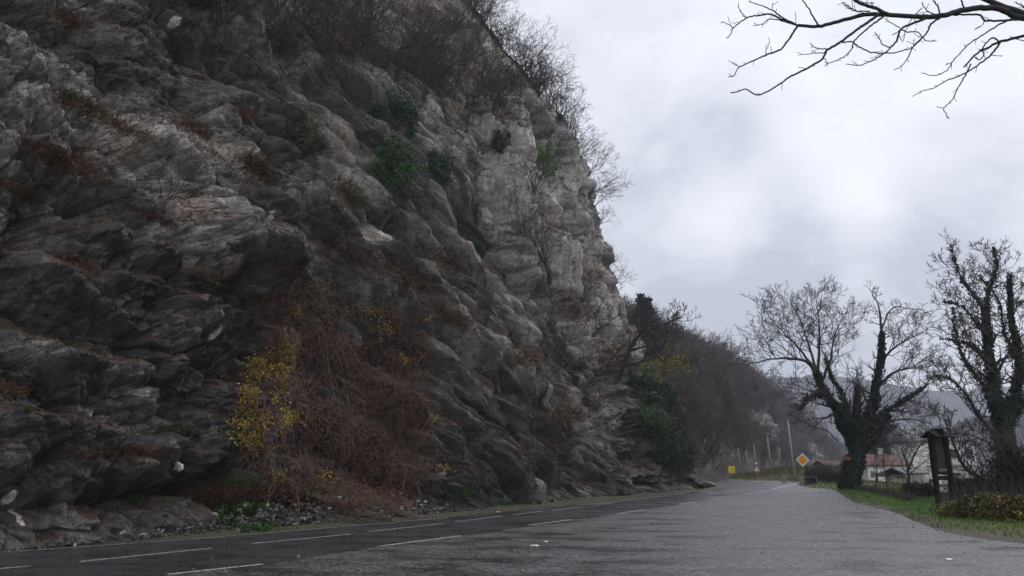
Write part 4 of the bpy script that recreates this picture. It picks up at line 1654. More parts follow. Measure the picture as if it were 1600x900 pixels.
def rubble():
    rng = np.random.default_rng(99)
    Vs, Qs, Cs, nv = [], [], [], 0
    def put(P_, size, colr_):
        nonlocal nv
        V = stone(rng, size) + P_
        Vs.append(V)
        Qs.append(BOXF + nv)
        Cs.append(np.tile(colr_, (8, 1)))
        nv += 8
    # scree strip between cliff and road
    for _ in range(6000):
        s_ = rng.uniform(s0 - 1, s_nose - 2)
        bx_, by_ = np.interp(s_, sS, bx), np.interp(s_, sS, by)
        d_ = rng.exponential(0.35)
        heavy = math.exp(-((s_ - s0 - 11.5) / 5.0) ** 2)
        if rng.random() > 0.3 + 0.7 * heavy:
            continue
        up_ = abs(rng.normal()) * 0.35 * heavy
        p = np.array([bx_ + 0.88 * (0.3 - up_ * 0.7) + rng.normal() * 0.12, by_ - 0.47 * (0.3 - up_ * 0.7) + rng.normal() * 0.12, up_ + 0.02])
        if inside(p[None, :2], road_poly)[0]:
            continue
        g_ = rng.uniform(0.04, 0.12) if rng.random() < 0.9 else 0.32
        put(p, rng.uniform(0.02, 0.075) * (1 + heavy * 0.5), np.array([g_, g_ * 0.95, g_ * 0.9]))
    V, q, c = np.concatenate(Vs), np.concatenate(Qs), np.concatenate(Cs)
    M_st = mat('loose_stone', attr=True, rough=0.8, var=0.3, nscale=20)
    tag(mk('scree', V, [q], M_st, col=c), 'loose grey stones fallen along the foot of the cliff', 'scree', kind='stuff')
    # gravel and grit on the lay-by
    Vs.clear(); Qs.clear(); Cs.clear()
    nv = 0
    for _ in range(1500):
        t_ = rng.random()
        i = int(rng.integers(8, len(VG) - 1))
        p2 = VG[i] + rng.normal(size=2) * 0.55 + np.array([-0.3, 0])
        if rng.random() < 0.25:
            p2 = np.array([rng.uniform(-6, 14), rng.uniform(9, 34)])
        g_ = rng.uniform(0.12, 0.30)
        put(np.array([p2[0], p2[1], 0.008]), rng.uniform(0.008, 0.028), np.array([g_, g_ * 0.97, g_ * 0.95]))
    V, q, c = np.concatenate(Vs), np.concatenate(Qs), np.concatenate(Cs)
    tag(mk('gravel', V, [q], M_st, col=c), 'scattered grit and small gravel on the lay-by surface', 'gravel', kind='stuff')
    for i, (x_, y_, sz, lab) in enumerate(((835, 853.5, 0.075, 'flat white scrap lying on the wet asphalt, larger of two'), (853, 847.5, 0.05, 'small pale scrap on the asphalt just beyond the larger one'),
                                           (1484, 875, 0.06, 'pale crumpled scrap on the gravel at lower right'), (1036, 814, 0.05, 'small dark lump on the lay-by in the middle distance'),
                                           (778, 801, 0.09, 'white scrap at the cliff foot by the road edge'))):
        rg = np.random.default_rng(i + 40)
        p = gp(x_, y_)
        V = stone(rg, sz)
        V = V * np.array([1.4, 1.2, 0.35])
        o_ = mk('litter_scrap', V, [BOXF], M_white if i != 3 else M_black)
        o_.location = (p.x, p.y, 0.02)
        tag(o_, lab, 'litter')
    for x_, y_, sz, lab in ((385, 790, 0.15, 'pale loose block on the brown bank behind the green weeds'), (590, 362, 0.0, ''), (693, 740, 0.2, 'pale grey block at the right end of the creeper')):
        if sz == 0:
            continue
        l_, n_ = wall(x_, y_)
        rg = np.random.default_rng(int(x_))
        V = stone(rg, sz)
        o_ = mk('loose_block', V, [BOXF], M_concrete)
        o_.location = l_
        tag(o_, lab, 'boulder')


rubble()

# ------------------------------------------------------------ traced trees
def limb(S, pix, r0, r1, rng, kids=10, klen=1.5, lev=2, up=0.08, ang=0.9, n=16, jitter=0.02, minr=0.012, kstart=0.25, kn=3, wander=0.22):
    """one limb through (pixel x, pixel y, distance) marks, with side shoots"""
    C_ = curve([tuple(at(*q)) for q in pix], n)
    C_[1:-1] += np.array([[rng.gauss(0, jitter) for _ in range(3)] for _ in range(n - 2)])
    rad = np.linspace(r0, r1, n)
    for i in range(n - 1):
        S.append((*C_[i], *C_[i + 1], rad[i], rad[i + 1]))
    kids = int(kids * 1.35)
    for k in range(kids):
        t_ = kstart + (1 - kstart) * (k + rng.random()) / kids
        i = min(n - 2, int(t_ * (n - 1)))
        d = C_[i + 1] - C_[i]
        d /= np.linalg.norm(d)
        v = np.array([rng.gauss(0, 1), rng.gauss(0, 1), rng.gauss(0, 1) + 0.3])
        v -= v.dot(d) * d
        v /= np.linalg.norm(v)
        a = ang * rng.uniform(0.6, 1.3)
        e = d * math.cos(a) + v * math.sin(a)
        grow(S, tuple(C_[i]), tuple(e), klen * rng.uniform(0.6, 1.3) * (1.15 - 0.6 * t_), max(minr, rad[i] * 0.45), lev, rng, up, wander, kn, 4, 0.62, 0.75, 0.5, minr)
    return C_, rad


def ivy_on(S_curves, n, size, rng, cols, spread=1.0):
    P_, N_ = [], []
    tot = sum(w for _, _, w in S_curves)
    for C_, rad, w in S_curves:
        m = int(n * w / tot)
        i = ((rng.random(m) ** 1.5) * (len(C_) - 1)).astype(int)
        tf = i / (len(C_) - 1)
        f = rng.random(m)[:, None]
        c_ = C_[i] * (1 - f) + C_[i + 1] * f
        r_ = rad[i]
        nn = rng.normal(size=(m, 3))
        nn /= np.linalg.norm(nn, axis=1)[:, None]
        clump = fbm(c_[:, 2] * 1.5 + nn[:, 0], nn[:, 1] * 1.5 + c_[:, 0], 5, 2)
        off = r_ * 0.9 + spread * (0.05 + 0.30 * np.clip(clump + 0.4, 0, 1)) * rng.uniform(0.3, 1, m) * (1.1 - 0.75 * tf)
        P_.append(c_ + nn * off[:, None])
        N_.append(nn)
    P_, N_ = np.concatenate(P_), np.concatenate(N_)
    V, Fq = leaf_mesh(P_, size * rng.uniform(0.6, 1.3, len(P_)), rng, N_, 0.5)
    cols = np.array(cols)
    cl = cols[rng.integers(len(cols), size=len(P_))] * rng.uniform(0.55, 1.3, (len(P_), 1))
    return V, Fq, np.repeat(cl, 4, 0)


def split_tree(name, loc, label, S, thick, ivy=None):
    root = empty(name, loc, label, 'tree')
    S = np.array(S)
    S[:, :3] -= np.array(loc)
    S[:, 3:6] -= np.array(loc)
    big = S[:, 6] > thick
    if big.any():
        V, q = seg_mesh(S[big], 8)
        mk('trunk', V, [q], M_bark, root, shade=True)
    V, q = seg_mesh(S[~big], 3)
    mk('crown', V, [q], M_twig, root)
    if ivy:
        V, Fq, c = ivy
        mk('ivy', V - np.array(loc), [Fq], M_leaf, root, col=c)
    return root


IVY = [(0.014, 0.028, 0.014), (0.018, 0.036, 0.016), (0.010, 0.022, 0.013)]
# walnut-like tree behind the lay-by
rg = random.Random(4)
S = []
Y0 = 54
L = []
def add(pix, r0, r1, ivw, **kw):
    C_, rad = limb(S, pix, r0, r1, rg, **kw)
    if ivw:
        L.append((C_, rad, ivw))
add([(1326, 768, Y0), (1332, 735, Y0), (1340, 700, Y0), (1343, 670, Y0)], 0.62, 0.42, 3.2, kids=2, klen=2, lev=2)
add([(1343, 680, Y0), (1320, 650, Y0 - .5), (1300, 630, Y0 - 1), (1284, 605, Y0 - 1), (1276, 580, Y0 - 1)], 0.34, 0.17, 2.0, kids=6, klen=1.6)
add([(1276, 585, Y0 - 1), (1262, 566, Y0 - 1.5), (1235, 560, Y0 - 2), (1200, 562, Y0 - 2.5), (1165, 570, Y0 - 3)], 0.13, 0.025, 0, kids=14, klen=2.1, lev=3, kn=3)
add([(1270, 572, Y0 - 1.5), (1240, 535, Y0 - 1.5), (1210, 505, Y0 - 1), (1190, 480, Y0 - 1)], 0.10, 0.02, 0, kids=13, klen=2.1, lev=3, kn=3)
add([(1276, 580, Y0 - 1), (1265, 545, Y0 - .5), (1250, 500, Y0), (1235, 470, Y0 + .4)], 0.11, 0.02, 0, kids=13, klen=1.9, lev=3, kn=3)
add([(1278, 580, Y0 - 1), (1280, 540, Y0 - 1), (1278, 490, Y0 - 1.5), (1272, 455, Y0 - 1.6)], 0.12, 0.02, 0, kids=14, klen=1.9, lev=3, kn=3)
add([(1284, 595, Y0 - 1), (1298, 560, Y0 - 2), (1305, 520, Y0 - 2.4), (1325, 485, Y0 - 2.5)], 0.11, 0.02, 0, kids=14, klen=1.9, lev=3, kn=3)
add([(1322, 655, Y0 - .5), (1318, 620, Y0 + 1), (1300, 590, Y0 + 2), (1290, 560, Y0 + 2.5)], 0.12, 0.03, 0.6, kids=9, klen=1.9, lev=3, kn=3)
add([(1290, 612, Y0 - 1), (1268, 612, Y0 - 2), (1240, 600, Y0 - 3), (1222, 606, Y0 - 3.5)], 0.08, 0.02, 0, kids=10, klen=1.3, lev=3)
add([(1282, 618, Y0 - 1), (1262, 622, Y0 - 1), (1250, 640, Y0 - 1)], 0.08, 0.02, 0.2, kids=8, klen=1.2, lev=3)
add([(1336, 700, Y0), (1318, 670, Y0 + .4), (1306, 640, Y0 + .6)], 0.28, 0.16, 2.0, kids=3, klen=1.2)
add([(1350, 700, Y0), (1368, 672, Y0 + .4), (1388, 650, Y0 + .6)], 0.28, 0.14, 2.0, kids=4, klen=1.2)
add([(1342, 675, Y0), (1338, 640, Y0 + 1), (1340, 605, Y0 + 1.5)], 0.26, 0.10, 1.0, kids=8, klen=1.9, lev=3, kn=3)
add([(1346, 680, Y0), (1362, 640, Y0), (1370, 600, Y0), (1376, 560, Y0 - .3), (1378, 520, Y0 - .5)], 0.30, 0.13, 2.2, kids=8, klen=1.4)
add([(1378, 525, Y0 - .5), (1376, 500, Y0 - .5), (1372, 475, Y0 - .5), (1362, 460, Y0 - .6), (1366, 448, Y0 - .6)], 0.11, 0.03, 0, kids=8, klen=0.9, lev=2)
add([(1377, 515, Y0 - .5), (1385, 495, Y0 - .6), (1398, 480, Y0 - .6), (1425, 482, Y0 - .6), (1445, 485, Y0 - 1)], 0.08, 0.02, 0, kids=9, klen=0.9, lev=2)
add([(1374, 570, Y0), (1395, 545, Y0 - 1), (1420, 530, Y0 - 1.5), (1440, 520, Y0 - 2)], 0.11, 0.02, 0, kids=13, klen=1.9, lev=3, kn=3)
add([(1374, 600, Y0), (1402, 580, Y0 - 1), (1435, 575, Y0 - 2), (1465, 585, Y0 - 2)], 0.11, 0.02, 0, kids=13, klen=1.9, lev=3, kn=3)
add([(1352, 670, Y0), (1385, 642, Y0 - .6), (1415, 625, Y0 - 1), (1450, 600, Y0 - 1.6)], 0.17, 0.03, 0.5, kids=14, klen=2.1, lev=3, kn=3)
add([(1352, 685, Y0), (1385, 660, Y0 - 1.6), (1420, 655, Y0 - 2.5), (1455, 662, Y0 - 3.2)], 0.13, 0.02, 0, kids=14, klen=1.9, lev=3, kn=3)
add([(1310, 690, Y0 - .3), (1290, 672, Y0 - 1), (1272, 668, Y0 - 1.5), (1250, 655, Y0 - 2)], 0.06, 0.02, 0, kids=9, klen=1.2, lev=2)
split_tree('bare_walnut_tree', tuple(at(1330, 770, Y0)), 'wide leafless tree with several ivy clad limbs standing at the end of the lay-by', S, 0.075, ivy_on(L, 27000, 0.10, np.random.default_rng(3), IVY, 1.15))
print('tree1 segs', len(S))

# large ivy covered tree at the right edge
rg = random.Random(9)
S = []
L = []
Y1 = 41
add([(1578, 775, Y1), (1578, 735, Y1), (1572, 700, Y1), (1566, 660, Y1)], 0.52, 0.42, 3.5, kids=3, klen=1.6)
add([(1566, 665, Y1), (1555, 620, Y1), (1548, 570, Y1), (1542, 520, Y1), (1540, 480, Y1)], 0.34, 0.14, 3.2, kids=9, klen=1.5)
add([(1572, 665, Y1), (1588, 620, Y1 + 1), (1592, 560, Y1 + 1), (1580, 500, Y1 + 1), (1578, 430, Y1 + 1)], 0.28, 0.06, 3.0, kids=14, klen=1.4, lev=3)
add([(1540, 485, Y1), (1545, 455, Y1), (1556, 420, Y1), (1552, 385, Y1)], 0.12, 0.03, 0.3, kids=13, klen=1.1, lev=3)
add([(1541, 490, Y1), (1525, 465, Y1), (1505, 440, Y1 - 1), (1492, 410, Y1 - 1), (1486, 384, Y1 - 1)], 0.11, 0.025, 0.2, kids=13, klen=1.1, lev=3)
add([(1545, 530, Y1), (1522, 500, Y1 - 1), (1500, 478, Y1 - 1.5), (1470, 470, Y1 - 2)], 0.10, 0.02, 0.2, kids=12, klen=1.2, lev=3)
add([(1550, 580, Y1), (1530, 550, Y1 - 1), (1505, 535, Y1 - 2), (1470, 530, Y1 - 2)], 0.10, 0.02, 0.2, kids=13, klen=1.2, lev=3)
add([(1556, 640, Y1), (1535, 600, Y1 + 1), (1505, 560, Y1 + 1.5), (1492, 520, Y1 + 2), (1488, 480, Y1 + 2)], 0.14, 0.025, 0.6, kids=14, klen=1.2, lev=3)
add([(1562, 690, Y1), (1530, 650, Y1 - 1), (1505, 610, Y1 - 2), (1480, 590, Y1 - 2.4), (1450, 590, Y1 - 3)], 0.14, 0.025, 0.2, kids=14, klen=1.3, lev=3)
add([(1560, 755, Y1), (1535, 748, Y1 - 1), (1508, 730, Y1 - 2), (1492, 700, Y1 - 2.5), (1482, 668, Y1 - 3), (1470, 645, Y1 - 3)], 0.16, 0.03, 0, kids=14, klen=1.2, lev=3)
add([(1566, 720, Y1), (1540, 690, Y1 - 2), (1510, 680, Y1 - 3), (1478, 690, Y1 - 4)], 0.09, 0.02, 0, kids=12, klen=1.1, lev=3)
add([(1590, 600, Y1 + 1), (1605, 560, Y1 + 1), (1615, 500, Y1 + 1), (1612, 440, Y1)], 0.16, 0.03, 0.8, kids=13, klen=1.4, lev=3)
add([(1585, 560, Y1 + 1), (1570, 520, Y1 + 2), (1560, 470, Y1 + 2), (1530, 430, Y1 + 2)], 0.11, 0.02, 0.3, kids=13, klen=1.2, lev=3)
add([(1592, 640, Y1), (1625, 610, Y1), (1660, 570, Y1)], 0.15, 0.03, 0.6, kids=10, klen=1.4, lev=3)
split_tree('ivy_clad_tree', tuple(at(1578, 778, Y1)), 'tall leafless tree wrapped in dark ivy at the right edge behind the hedge', S, 0.075, ivy_on(L, 17000, 0.085, np.random.default_rng(5), IVY, 0.9))

# bush of ivy growing to the right of it, and a young bare tree in front of the houses
rg = random.Random(19)
S = []
L = []
add([(1385, 760, 60), (1383, 740, 60), (1380, 715, 60), (1376, 690, 60)], 0.05, 0.02, 0, kids=9, klen=0.9, lev=2)
add([(1368, 765, 58), (1370, 740, 58), (1368, 705, 58), (1362, 680, 58)], 0.06, 0.02, 0, kids=10, klen=1.0, lev=2)
split_tree('sapling', tuple(at(1376, 765, 59)), 'thin bare double stemmed sapling in front of the red roofed house', S, 0.05)
rg = random.Random(29)
S = []
L = []
add([(1421, 765, 62), (1420, 745, 62), (1416, 720, 62), (1408, 700, 62)], 0.16, 0.05, 0, kids=8, klen=1.9, lev=3, kn=3)
add([(1420, 735, 62), (1428, 712, 62), (1440, 695, 61), (1455, 690, 60)], 0.09, 0.03, 0, kids=12, klen=1.3, lev=3)
split_tree('fruit_tree', tuple(at(1421, 766, 62)), 'small crooked bare fruit tree between the house and the wooden shelter board', S, 0.05)

# tree leaning out from the cliff corner
rg = random.Random(31)
S = []
L = []
Yl = 52
add([(965, 592, Yl), (975, 570, Yl - .5), (985, 545, Yl - 1), (992, 530, Yl - 1.3)], 0.17, 0.13, 0, kids=3, klen=1.0)
add([(992, 532, Yl - 1.3), (1005, 518, Yl - 2), (1025, 512, Yl - 2.5), (1050, 500, Yl - 3), (1075, 490, Yl - 3.4)], 0.11, 0.02, 0, kids=15, klen=1.2, lev=3)
add([(985, 548, Yl - 1), (1005, 542, Yl - 1.8), (1030, 540, Yl - 2.2), (1055, 528, Yl - 2.6)], 0.09, 0.02, 0, kids=12, klen=1.1, lev=3)
add([(975, 570, Yl - .5), (1000, 566, Yl - 1.5), (1030, 558, Yl - 2), (1060, 562, Yl - 2.6), (1085, 572, Yl - 3)], 0.09, 0.015, 0, kids=12, klen=1.0, lev=3)
add([(990, 536, Yl - 1.3), (998, 505, Yl - 1), (1010, 480, Yl - 1)], 0.06, 0.02, 0, kids=10, klen=1.0, lev=3)
root = split_tree('leaning_tree', tuple(at(965, 594, Yl)), 'dark leafless tree leaning out over the ivy from the corner of the cliff', S, 0.08)
rng_ = np.random.default_rng(61)
ctr = np.array([tuple(at(1020 + rng_.normal() * 22 + 22, 570 + rng_.normal() * 7, Yl - 2)) for _ in range(20)])
P_ = ctr[rng_.integers(20, size=420)] + rng_.normal(size=(420, 3)) * 0.22
V, Fq = leaf_mesh(P_ - np.array(at(965, 594, Yl)), 0.075, rng_)
mk('yellow_leaves', V, [Fq], M_leaf, root, col=np.repeat(np.tile(np.array([[0.34, 0.30, 0.03]]), (420, 1)) * rng_.uniform(0.6, 1.2, (420, 1)), 4, 0))

# branch of a tree standing right of the frame
YB = 7.5
def cz(x, y, Y=YB):          # marks read off a 3.2x enlargement of the photo's upper right corner
    return (1100 + x / 3.2, y / 3.2, Y)
S = []
rg = random.Random(77)
def tw(pts, r0, r1, kids=2, kl=0.10, lev=0, Yd=0.0):
    n_ = len(pts)
    limb(S, [cz(p[0], p[1], YB + Yd + 0.05 * i / n_) for i, p in enumerate(pts)], r0, r1, rg, kids=kids, klen=kl, lev=lev, n=max(8, 5 * n_), jitter=0.003, minr=0.0030, up=-0.02, kstart=0.3, kn=1, wander=0.12)
tw([(2600, 700), (2100, 320), (1800, 140), (1600, 70), (1480, 25), (1380, -15)], 0.085, 0.028, 0)
tw([(1640, 98), (1545, 80), (1470, 42), (1330, 45), (1200, 76), (1090, 84), (930, 74), (850, 70), (780, 78), (690, 103), (570, 131), (470, 127)], 0.036, 0.017, 3)
tw([(470, 127), (400, 101), (330, 72), (270, 78), (210, 92), (148, 140), (128, 182), (110, 190)], 0.012, 0.005, 5)
tw([(210, 92), (185, 60), (170, 28)], 0.006, 0.003)
tw([(148, 140), (120, 122), (90, 108)], 0.006, 0.003)
tw([(455, 120), (400, 92), (340, 50), (300, 32), (222, 8)], 0.010, 0.004, 5)
tw([(340, 45), (345, 10)], 0.004, 0.003, 1)
tw([(460, 125), (370, 100), (325, 96), (290, 122), (245, 128)], 0.008, 0.004, 4)
tw([(460, 120), (458, 60)], 0.004, 0.003, 0)
tw([(468, 130), (420, 200), (378, 250), (310, 275), (250, 302), (178, 335), (150, 380), (122, 384)], 0.013, 0.005, 4)
tw([(310, 272), (312, 235), (330, 212)], 0.005, 0.003, 2)
tw([(178, 335), (142, 310)], 0.005, 0.003, 1)
tw([(570, 126), (530, 55), (488, -5)], 0.010, 0.006, 0)
tw([(870, 75), (790, 130), (680, 212), (620, 245), (590, 295), (520, 340), (440, 378), (370, 425), (310, 460), (258, 475), (212, 448), (160, 460), (132, 462)], 0.017, 0.006, 5)
tw([(620, 245), (560, 240), (530, 215)], 0.007, 0.004, 3)
tw([(610, 262), (540, 268), (470, 276)], 0.006, 0.003, 2)
tw([(690, 212), (745, 210), (780, 238), (850, 264), (900, 264), (960, 262), (1040, 236), (1098, 185)], 0.008, 0.006, 3)
tw([(905, 78), (840, 125), (775, 180), (745, 215), (735, 250), (690, 290), (630, 315), (600, 330)], 0.012, 0.004, 5)
tw([(600, 290), (620, 315)], 0.005, 0.003, 1)
tw([(1110, 92), (1050, 115), (985, 145), (965, 200), (930, 240), (880, 282), (820, 312), (760, 327), (710, 320)], 0.015, 0.004, 6)
tw([(930, 235), (895, 225), (875, 190), (855, 160)], 0.007, 0.004, 3)
tw([(985, 150), (940, 178)], 0.006, 0.004, 1)
tw([(985, 148), (1020, 160), (1070, 162), (1110, 205), (1165, 200)], 0.008, 0.004, 3)
tw([(980, 140), (930, 110), (900, 90)], 0.006, 0.003, 2)
tw([(1180, 90), (1135, 118), (1110, 170), (1045, 235), (1020, 290), (985, 330), (950, 352)], 0.012, 0.004, 4)
tw([(1045, 235), (1052, 195)], 0.005, 0.003, 2)
tw([(1180, 85), (1172, 40), (1145, 0)], 0.010, 0.006, 2)
tw([(1170, 80), (1110, 50), (1090, 10)], 0.008, 0.004, 4)
tw([(1090, 40), (1050, 80), (1010, 150), (995, 208)], 0.006, 0.003, 2)
tw([(920, 72), (850, 40), (780, 15), (740, -8)], 0.022, 0.016, 2)
tw([(830, 55), (770, 55), (715, 38), (690, 10)], 0.008, 0.004, 4)
tw([(800, 65), (740, 45), (700, 15)], 0.006, 0.003, 3)
tw([(850, 15), (800, 12), (770, 0)], 0.006, 0.003, 2)
tw([(1300, 42), (1285, -5)], 0.010, 0.008, 0)
tw([(1640, 92), (1500, 102), (1405, 102), (1378, 74), (1290, 74), (1200, 72)], 0.013, 0.010, 1)
tw([(1405, 104), (1385, 130), (1355, 148)], 0.005, 0.003, 1)
tw([(1545, 92), (1480, 120), (1400, 170), (1320, 225), (1240, 312), (1215, 350), (1150, 380), (1085, 365)], 0.010, 0.004, 3)
tw([(1240, 312), (1205, 322)], 0.004, 0.003, 1)
tw([(1800, 110), (1600, 178), (1480, 208), (1420, 240), (1370, 262), (1300, 335)], 0.022, 0.010, 4, Yd=0.3)
tw([(1480, 208), (1440, 190), (1395, 240), (1400, 275), (1375, 300), (1352, 285)], 0.010, 0.006, 3, Yd=0.3)
tw([(1480, 215), (1440, 270), (1370, 325), (1300, 370), (1215, 402), (1150, 440), (1090, 455), (1042, 482)], 0.012, 0.004, 4, Yd=0.3)
tw([(1430, 275), (1490, 280)], 0.005, 0.003, 1, Yd=0.3)
tw([(1335, 320), (1310, 370), (1270, 440), (1240, 500), (1200, 540), (1205, 565), (1222, 595)], 0.009, 0.004, 3, Yd=0.3)
tw([(1200, 540), (1160, 535)], 0.004, 0.003, 0, Yd=0.3)
tw([(1700, 240), (1600, 205), (1560, 195)], 0.008, 0.005, 0, Yd=0.3)
tw([(1640, 50), (1600, 35), (1560, 15)], 0.010, 0.005, 3)
tw([(2100, 330), (1950, 190), (1800, 110)], 0.040, 0.024, 0, Yd=0.2)
tb = at(1100 + 2600 / 3.2, 700 / 3.2, YB)
S.append((tb.x + 0.5, tb.y + 0.1, -0.2, tb.x + 0.3, tb.y, 1.4, 0.24, 0.20))
S.append((tb.x + 0.3, tb.y, 1.4, tb.x, tb.y, tb.z, 0.20, 0.10))
S.append((tb.x, tb.y, tb.z, tb.x + 0.2, tb.y + 0.3, tb.z + 2.5, 0.10, 0.05))
# bud knobs at twig ends
root = empty('overhanging_tree', (tb.x + 0.5, tb.y + 0.1, 0), 'knobbly leafless branch of a nearby tree reaching in from the top right against the sky', 'tree')
S = np.array(S)
S[:, :3] -= np.array(root.location)
S[:, 3:6] -= np.array(root.location)
big = S[:, 6] > 0.05
V, q = seg_mesh(S[big], 10)
mk('trunk', V, [q], M_bark, root, shade=True)
V, q = seg_mesh(S[~big], 6)
mk('branch', V, [q], mat('branch_bark', (0.045, 0.042, 0.045), 0.85), root, shade=True)

# ------------------------------------------------------------ conifers
def conifer(x_, ytop, ybase, Y, label, seed, w=0.28, col=(0.018, 0.040, 0.022)):
    base = at(x_, ybase, Y)
    H = at(x_, ytop, Y).z - base.z
    rng = np.random.default_rng(seed)
    root = empty('conifer', base, label, 'tree', 'conifers')
    mb = MB().tube([(0, 0, -0.3), (0, 0, H)], [H * 0.022, 0.02], 6)
    mb.build('trunk', M_bark, root)
    P_, S = [], []
    nl = 26
    for k in range(nl):
        z = H * (0.12 + 0.86 * k / nl)
        L_ = H * w * (1 - (k / nl)) ** 0.8 * rng.uniform(0.75, 1.1) + 0.15
        for j in range(7):
            a = rng.uniform(0, 6.28)
            m = int(14 + 60 * L_ / H)
            t_ = rng.uniform(0.1, 1, m)
            q = np.column_stack([np.cos(a) * L_ * t_, np.sin(a) * L_ * t_, z + L_ * 0.18 * t_ - 0.35 * L_ * t_ * t_])
            q += rng.normal(size=q.shape) * 0.035 * H * np.array([1, 1, 0.4]) * (0.4 + t_[:, None] * 0.6)
            P_.append(q)
    P_ = np.concatenate(P_)
    V, Fq = leaf_mesh(P_, H * 0.017, rng)
    c_ = np.tile(np.array([col]), (len(P_), 1)) * rng.uniform(0.6, 1.4, (len(P_), 1))
    mk('crown', V, [Fq], M_leaf, root, col=np.repeat(c_, 4, 0))


conifer(1005, 456, 560, 112, 'tallest dark conifer standing out of the bare wood beside the cliff', 1, 0.26)
conifer(1017, 462, 560, 112, 'second dark conifer touching the tallest one on its right', 2, 0.26)
conifer(990, 490, 570, 110, 'low broad conifer half hidden by the leaning tree', 3, 0.4)
for i, (x_, yt, Y, lab) in enumerate(((1380, 664, 112, 'blue green conifer nearest the ivy clad trunk behind the red roof'), (1393, 655, 114, 'tallest blue green conifer behind the red roof'), (1405, 660, 112, 'blue green conifer third from the left behind the red roof'),
                                      (1417, 672, 112, 'shorter blue green conifer at the right behind the red roof'))):
    conifer(x_, yt, 740, Y, lab, 20 + i, 0.42, (0.018, 0.036, 0.034))

# ------------------------------------------------------------ telegraph poles
pole_txt = ['nearest and tallest bare wooden pole, just left of the yellow diamond sign', 'second tall wooden pole left of the diamond sign', 'wooden pole standing behind the red triangle sign', 'thin wooden pole between the yellow square sign and the triangle sign',
            'leftmost wooden pole next to the yellow square sign', 'short far pole between the two tallest poles', 'far faint pole right of the diamond sign']
for i, (xt, yt, xb, Y) in enumerate(((1231, 658, 1241.5, 84), (1199, 684, 1206, 118), (1178, 697, 1182, 128), (1166, 705, 1169, 132), (1153, 701, 1157, 134), (1217, 698, 1220, 138), (1275, 702, 1277, 150))):
    b_ = at(xb, 726 + CAM_H / Y * F_PX, Y)
    z_, _, _ = ground_z(np.array([[b_.x, b_.y]]))
    H = at(xt, yt, Y).z
    xtw = at(xt, yt, Y).x
    root = empty('utility_pole', (b_.x, b_.y, float(z_[0]) - 0.2), pole_txt[i], 'pole', 'wooden poles along the road')
    MB().tube([(0, 0, 0), ((xtw - b_.x) * .5, 0, H * .5), (xtw - b_.x, 0, H + 0.2 - float(z_[0]))], [0.145, 0.125, 0.105], 8).build('shaft', M_polewood, root, shade=True)
    m2 = MB().tube([(xtw - b_.x, 0, H - .15), (xtw - b_.x, 0, H + .32)], [0.035, 0.03], 6)
    m2.build('insulator_pin', M_steel, root)

# ------------------------------------------------------------ road signs
def poly_plate(root, name, pts, y, th, m, parent=None):
    return MB().prism(pts, y, y + th).build(name, m, parent or root)


def ngon(n, r, a0=0, cz_=0, cx_=0):
    return [(cx_ + r * math.cos(a0 + 2 * math.pi * k / n), cz_ + r * math.sin(a0 + 2 * math.pi * k / n)) for k in range(n)]


def ring_plate(n, r_out, r_in, a0, y, th):
    mb = MB()
    O = ngon(n, r_out, a0)
    I_ = ngon(n, r_in, a0)
    for k in range(n):
        k2 = (k + 1) % n
        mb.prism([O[k], O[k2], I_[k2], I_[k]], y, y + th)
    return mb


# diamond "priority road" sign
Y = 68
c = at(1251.5, 718.5, Y)
root = empty('priority_sign', (c.x, c.y, 0), 'yellow orange diamond road sign with white border on a thin post in a concrete block', 'road sign')
root.rotation_euler = (0, R(4), 0)
MB().tube([(0, 0.05, 0), (0, 0.05, c.z + 0.3)], 0.03, 8).build('post', M_steel, root)
pl_ = MB().prism([(p[0], p[1] + c.z) for p in ngon(4, 0.61, 0)], 0.0, 0.012).build('plate', M_white, root)
MB().prism([(p[0], p[1] + c.z) for p in ngon(4, 0.43, 0)], -0.006, -0.001).build('inner_panel', M_orange, pl_)
MB().add(*(lambda m: (np.concatenate(m.v) + np.array([0, 0, c.z]), [np.concatenate(f) for f in m.f.values()]))(ring_plate(4, 0.455, 0.43, 0, -0.004, 0.003))).build('thin_outline', M_black, pl_)
mbk = MB()
mbk.prism([(-0.24, -0.1), (0.24, -0.1), (0.20, 0.5), (0.13, 0.72), (-0.13, 0.72), (-0.20, 0.5)], -0.18, 0.24)
mbk.build('concrete_foot', M_concrete, root)

# triangle warning sign
Y = 92
c = at(1182.5, 733.5, Y)
root = empty('warning_sign', (c.x, c.y, 0), 'red bordered white triangle road sign with a small round plate above it', 'road sign')
MB().tube([(0, 0.06, 0), (0, 0.06, c.z + 0.9)], 0.045, 8).build('post', M_polewood, root)
tri = [(p[0], p[1] + c.z) for p in ngon(3, 0.50, R(90))]
pl_ = MB().prism(tri, 0, 0.012).build('plate', M_white, root)
m3 = ring_plate(3, 0.50, 0.36, R(90), -0.006, 0.004)
MB().add(np.concatenate(m3.v) + np.array([0, 0, c.z]), [np.concatenate(f) for f in m3.f.values()]).build('red_border', M_red, pl_)
MB().prism([(-0.05, c.z - 0.12), (0.03, c.z - 0.12), (0.07, c.z + 0.02), (0.0, c.z + 0.16), (-0.05, c.z + 0.12), (0.0, c.z + 0.01)], -0.006, -0.002).build('symbol', M_black, pl_)
rp = MB().prism([(p[0], p[1] + c.z + 0.72) for p in ngon(16, 0.20)], 0, 0.012).build('round_plate', M_white, root)
m3 = ring_plate(16, 0.20, 0.14, 0, -0.006, 0.004)
MB().add(np.concatenate(m3.v) + np.array([0, 0, c.z + 0.72]), [np.concatenate(f) for f in m3.f.values()]).build('red_ring', M_red, rp)

